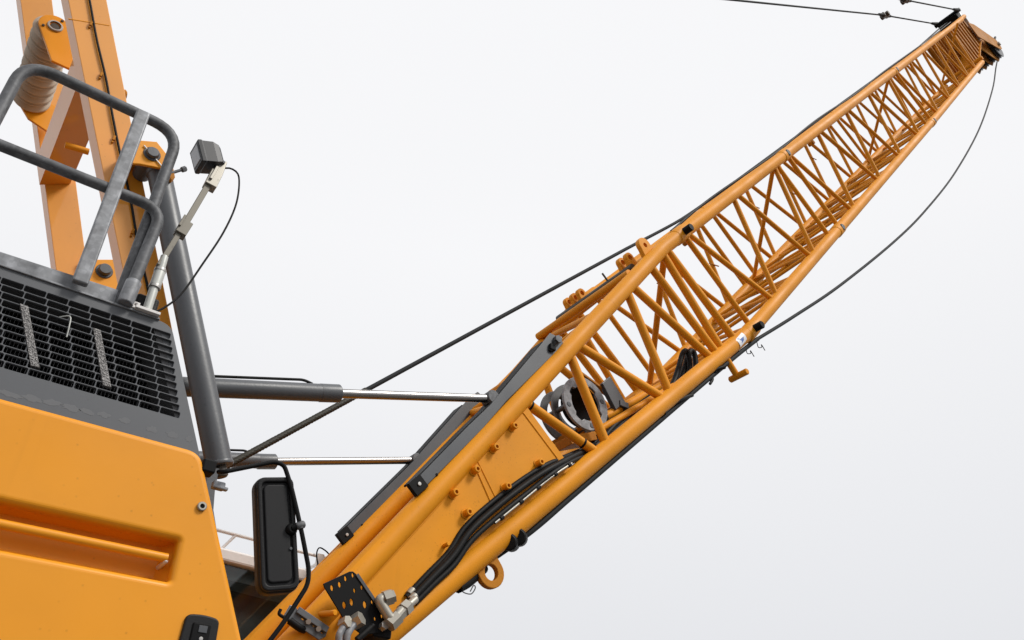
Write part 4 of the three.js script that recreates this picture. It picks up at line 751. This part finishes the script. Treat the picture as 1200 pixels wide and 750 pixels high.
{ // slotted grey clamp bar on the upper chord
  const z = ZN + 0.1, P = (x, y, dz = 0) => px(x, y, z + dz);
  const t = thing('clamp_bar', 'grey slotted clamp bar bolted across the upper boom chord', 'bracket', P(382, 742));
  const slots = [[[341.5, 713.5], [343, 716]], [[353, 724], [357, 727]], [[366, 732], [369.5, 735]], [[376, 740], [379, 743]]].map(([a, b]) => { const p = P(...a), q = P(...b), d = q.clone().sub(p).normalize(), s = V(-d.y, d.x, 0).multiplyScalar(0.007), h = new THREE.Path(); h.moveTo(p.x + s.x, p.y + s.y); h.lineTo(q.x + s.x, q.y + s.y); h.lineTo(q.x - s.x, q.y - s.y); h.lineTo(p.x - s.x, p.y - s.y); h.closePath(); return h; });
  part(t, 'bar', plate([P(340, 709), P(346, 710), P(350, 716), P(384, 739), P(382, 746), P(374, 750), P(341, 728), P(333, 721)], z - 0.01, z, 0.003, slots), M.greyPaint);
  part(t, 'bar_lip', beam(P(349, 714.5, 0.012), P(384, 738.5, 0.012), V(0, 0, 1), 0.03, 0.012, 0.003), M.greyPaint);
  for (const [x, y] of [[361.5, 728.5], [373.5, 737]]) part(t, 'bolt', hexNut(P(x, y, -0.002), P(x, y, 0.018), 0.013), M.steel);
  part(t, 'hook', bent([P(329, 714, 0.01), P(327, 719, 0.01), P(330, 722, 0.01), P(338, 727, 0)], 0.008, 20, 8), M.black);
  part(t, 'strap', bent([P(339, 727, -0.01), P(350, 735, -0.005), P(357, 738, -0.02)], 0.018, 16, 8), M.black);
}

// ---------------------------------------------------------------- rear-view mirror
{
  const z = HZ + 0.02, P = (x, y, dz = 0) => px(x, y, z + dz);
  const t = thing('rear_view_mirror', 'black rear-view mirror seen from behind on a bent tube arm', 'mirror', P(315, 752));
  const c = P(328.5, 623), w = 0.148, h = 0.425;
  const rr = (W, H, R) => { const s = new THREE.Shape(); s.moveTo(-W / 2 + R, -H / 2); s.lineTo(W / 2 - R, -H / 2); s.quadraticCurveTo(W / 2, -H / 2, W / 2, -H / 2 + R); s.lineTo(W / 2, H / 2 - R); s.quadraticCurveTo(W / 2, H / 2, W / 2 - R, H / 2); s.lineTo(-W / 2 + R, H / 2); s.quadraticCurveTo(-W / 2, H / 2, -W / 2, H / 2 - R); s.lineTo(-W / 2, -H / 2 + R); s.quadraticCurveTo(-W / 2, -H / 2, -W / 2 + R, -H / 2); return s; };
  const pose = (g) => { g.rotateY(-0.12); g.rotateZ(0.235); return g.translate(c.x, c.y, c.z - 0.06); };
  const sh = part(t, 'shell', pose(new THREE.ExtrudeGeometry(rr(w - 0.03, h - 0.03, 0.03), { depth: 0.03, bevelEnabled: true, bevelThickness: 0.016, bevelSize: 0.015, bevelSegments: 5, curveSegments: 10 })), M.mirrorShell);
  const ridge = rr(w - 0.012, h - 0.012, 0.032), inner = rr(w - 0.046, h - 0.05, 0.02); ridge.holes.push(new THREE.Path(inner.getPoints(10).reverse()));
  part(sh, 'rim', pose(new THREE.ExtrudeGeometry(ridge, { depth: 0.006, bevelEnabled: true, bevelThickness: 0.007, bevelSize: 0.006, bevelOffset: -0.006, bevelSegments: 3, curveSegments: 10 }).translate(0, 0, 0.046)), M.mirrorShell);
  part(sh, 'back_panel', pose(new THREE.ExtrudeGeometry(rr(w - 0.066, h - 0.075, 0.018), { depth: 0.004, bevelEnabled: true, bevelThickness: 0.007, bevelSize: 0.006, bevelOffset: -0.002, bevelSegments: 3, curveSegments: 10 }).translate(0, 0, 0.044)), phys({ color: lin(0.016, 0.016, 0.017), roughness: 0.5, specularIntensity: 0.5, map: pm2 }));
  part(sh, 'glass', pose(new THREE.ExtrudeGeometry(rr(w - 0.03, h - 0.03, 0.03), { depth: 0.002, bevelEnabled: false }).translate(0, 0, -0.019)), M.chrome);
  const bx = P(341.5, 620);
  part(sh, 'ball_mount', [round(V(bx.x - 0.004, bx.y - 0.004, c.z - 0.02), V(bx.x + 0.002, bx.y, c.z + 0.012), 0.022, 0.006), tube(V(bx.x, bx.y, c.z + 0.008), P(350, 616, 0.018), 0.012)], M.black);
  part(sh, 'screw', round(V(P(340.5, 643).x, P(340.5, 643).y, c.z - 0.01), V(P(340.5, 643).x, P(340.5, 643).y, c.z + 0.004), 0.006, 0.001), M.rail);
  part(t, 'arm', filletTube([P(256, 553, -0.03), P(262, 553, 0), P(322, 541), P(333, 545), P(341, 569, 0.01), P(352, 616, 0.018), P(362, 667, 0.018), P(361, 685, 0.018), P(333, 729, 0.01), P(300, 772, 0.0)], 0.0085, [0.03, 0.08, 0.03, 0.06, 0.06, 0.05, 0.05, 0.05], 14), M.black);
  part(t, 'clamp', [round(P(347, 617, 0.018), P(357, 614, 0.022), 0.014, 0.004), round(P(350.5, 612, 0.018), P(352.5, 620, 0.018), 0.0135, 0.002)], M.galvDark);
  part(t, 'arm_bracket', [box(P(254, 548).x - 0.02, P(254, 548).y + 0.01, z - 0.05, 0.05, 0.05, 0.06, 0.008)], M.black);
  const wl = P(262, 571, -0.05); part(t, 'socket_box', [box(wl.x - 0.02, wl.y, wl.z, 0.045, 0.028, 0.03, 0.006), box(wl.x + 0.006, wl.y - 0.006, wl.z, 0.02, 0.012, 0.02, 0.004)], M.galv, 'pale socket beside the housing edge');
}

// ---------------------------------------------------------------- operator cab behind the boom foot
{
  const z = -5.35, zl = -6.55;
  const t = thing('operator_cab', 'operator cab with pale roof edge and dark windows behind the boom foot', 'cab', V(2.2, 1.234, -5.95));
  const yr = 3.27, x0 = 1.35, x1 = 2.62;
  part(t, 'roof', plate([[x0, yr + 0.008], [x1, yr - 0.04], [x1 - 0.03, yr + 0.045], [x0, yr + 0.088]], zl, z, 0.015), M.white);
  part(t, 'floor', box((x0 + x1) / 2, 1.32, (z + zl) / 2, x1 - x0, 0.16, z - zl - 0.04, 0.02), M.greyPaint);
  for (const zz of [z - 0.05, zl + 0.05]) {
    part(t, 'lower_panel', plate([[x0, 1.401], [x1 + 0.04, 1.401], [x1 + 0.02, 2.1], [x0, 2.1]], zz - 0.02, zz + 0.02, 0.004), M.paint);
    for (const x of [x0 + 0.04, 2.15, x1 - 0.05]) part(t, 'pillar', plate([[x - 0.035, 2.101], [x + 0.035, 2.101], [x + 0.02, yr - 0.001], [x - 0.05, yr - 0.001]], zz - 0.03, zz + 0.03, 0.006), M.black);
    part(t, 'window', plate([[x0 + 0.08, 2.105], [2.11, 2.105], [2.095, yr - 0.03], [x0 + 0.065, yr + 0.001]], zz - 0.004, zz + 0.004, 0.001), M.tinted);
    part(t, 'window', plate([[2.19, 2.105], [x1 - 0.09, 2.105], [x1 - 0.105, yr - 0.05], [2.175, yr - 0.03]], zz - 0.004, zz + 0.004, 0.001), M.tinted);
    part(t, 'window_header', plate([[x0 + 0.06, yr - 0.09], [x1 - 0.1, yr - 0.13], [x1 - 0.1, yr - 0.042], [x0 + 0.06, yr + 0.004]], zz - 0.02, zz - 0.008, 0.003), M.interior);
  }
  part(t, 'rear_wall', box(x0 + 0.0, 2.34, (z + zl) / 2, 0.04, 1.86, z - zl - 0.16, 0.01), M.interior);
  part(t, 'windscreen', plate([[x1 + 0.02, 1.45], [x1 + 0.028, 1.45], [x1 - 0.04, yr - 0.06], [x1 - 0.048, yr - 0.06]], zl + 0.1, z - 0.1, 0.001), M.tinted);
  part(t, 'seat', [box(1.85, 1.75, -5.95, 0.55, 0.18, 0.55, 0.06), box(1.62, 2.25, -5.95, 0.16, 0.85, 0.5, 0.06), box(1.6, 2.78, -5.95, 0.12, 0.22, 0.32, 0.05), box(1.85, 1.53, -5.95, 0.3, 0.27, 0.3, 0.02)], M.dark);
  part(t, 'blind', plate([[1.62, 2.75], [2.2, 2.72], [2.18, 3.12], [1.68, 3.15]], z - 0.2, z - 0.18, 0.004), M.interior);
  // guard rail round the roof
  const gr = (a, b, r = 0.012) => tube(a, b, r, r, 8);
  const y0 = yr + 0.085, rz = z - 0.03, T = (x) => y0 + 0.11 - (x - x0) * 0.03;
  part(t, 'roof_rail', [gr(V(x0, T(x0), rz), V(x1 - 0.3, T(x1 - 0.3), rz)), gr(V(x0, T(x0), zl + 0.03), V(x1 - 0.3, T(x1 - 0.3), zl + 0.03)), gr(V(x1 - 0.3, T(x1 - 0.3), rz), V(x1 - 0.3, T(x1 - 0.3), zl + 0.03))], M.white);
  for (let i = 0; i < 5; i++) { const x = x0 + 0.06 + i * 0.215; part(t, 'rail_post', i % 2 ? gr(V(x - 0.05, y0 - 0.03, rz), V(x + 0.04, T(x + 0.04), rz), 0.01) : box(x, y0 + 0.035, rz, 0.05, 0.13, 0.03, 0.005), M.white); }
  part(t, 'antenna_wire', bent([px(373, 664, z), px(371, 650, z), px(374, 642, z), px(381, 645, z), px(388, 652, z)], 0.005, 24, 6), M.rubber);
}

renderer.render(scene, camera);
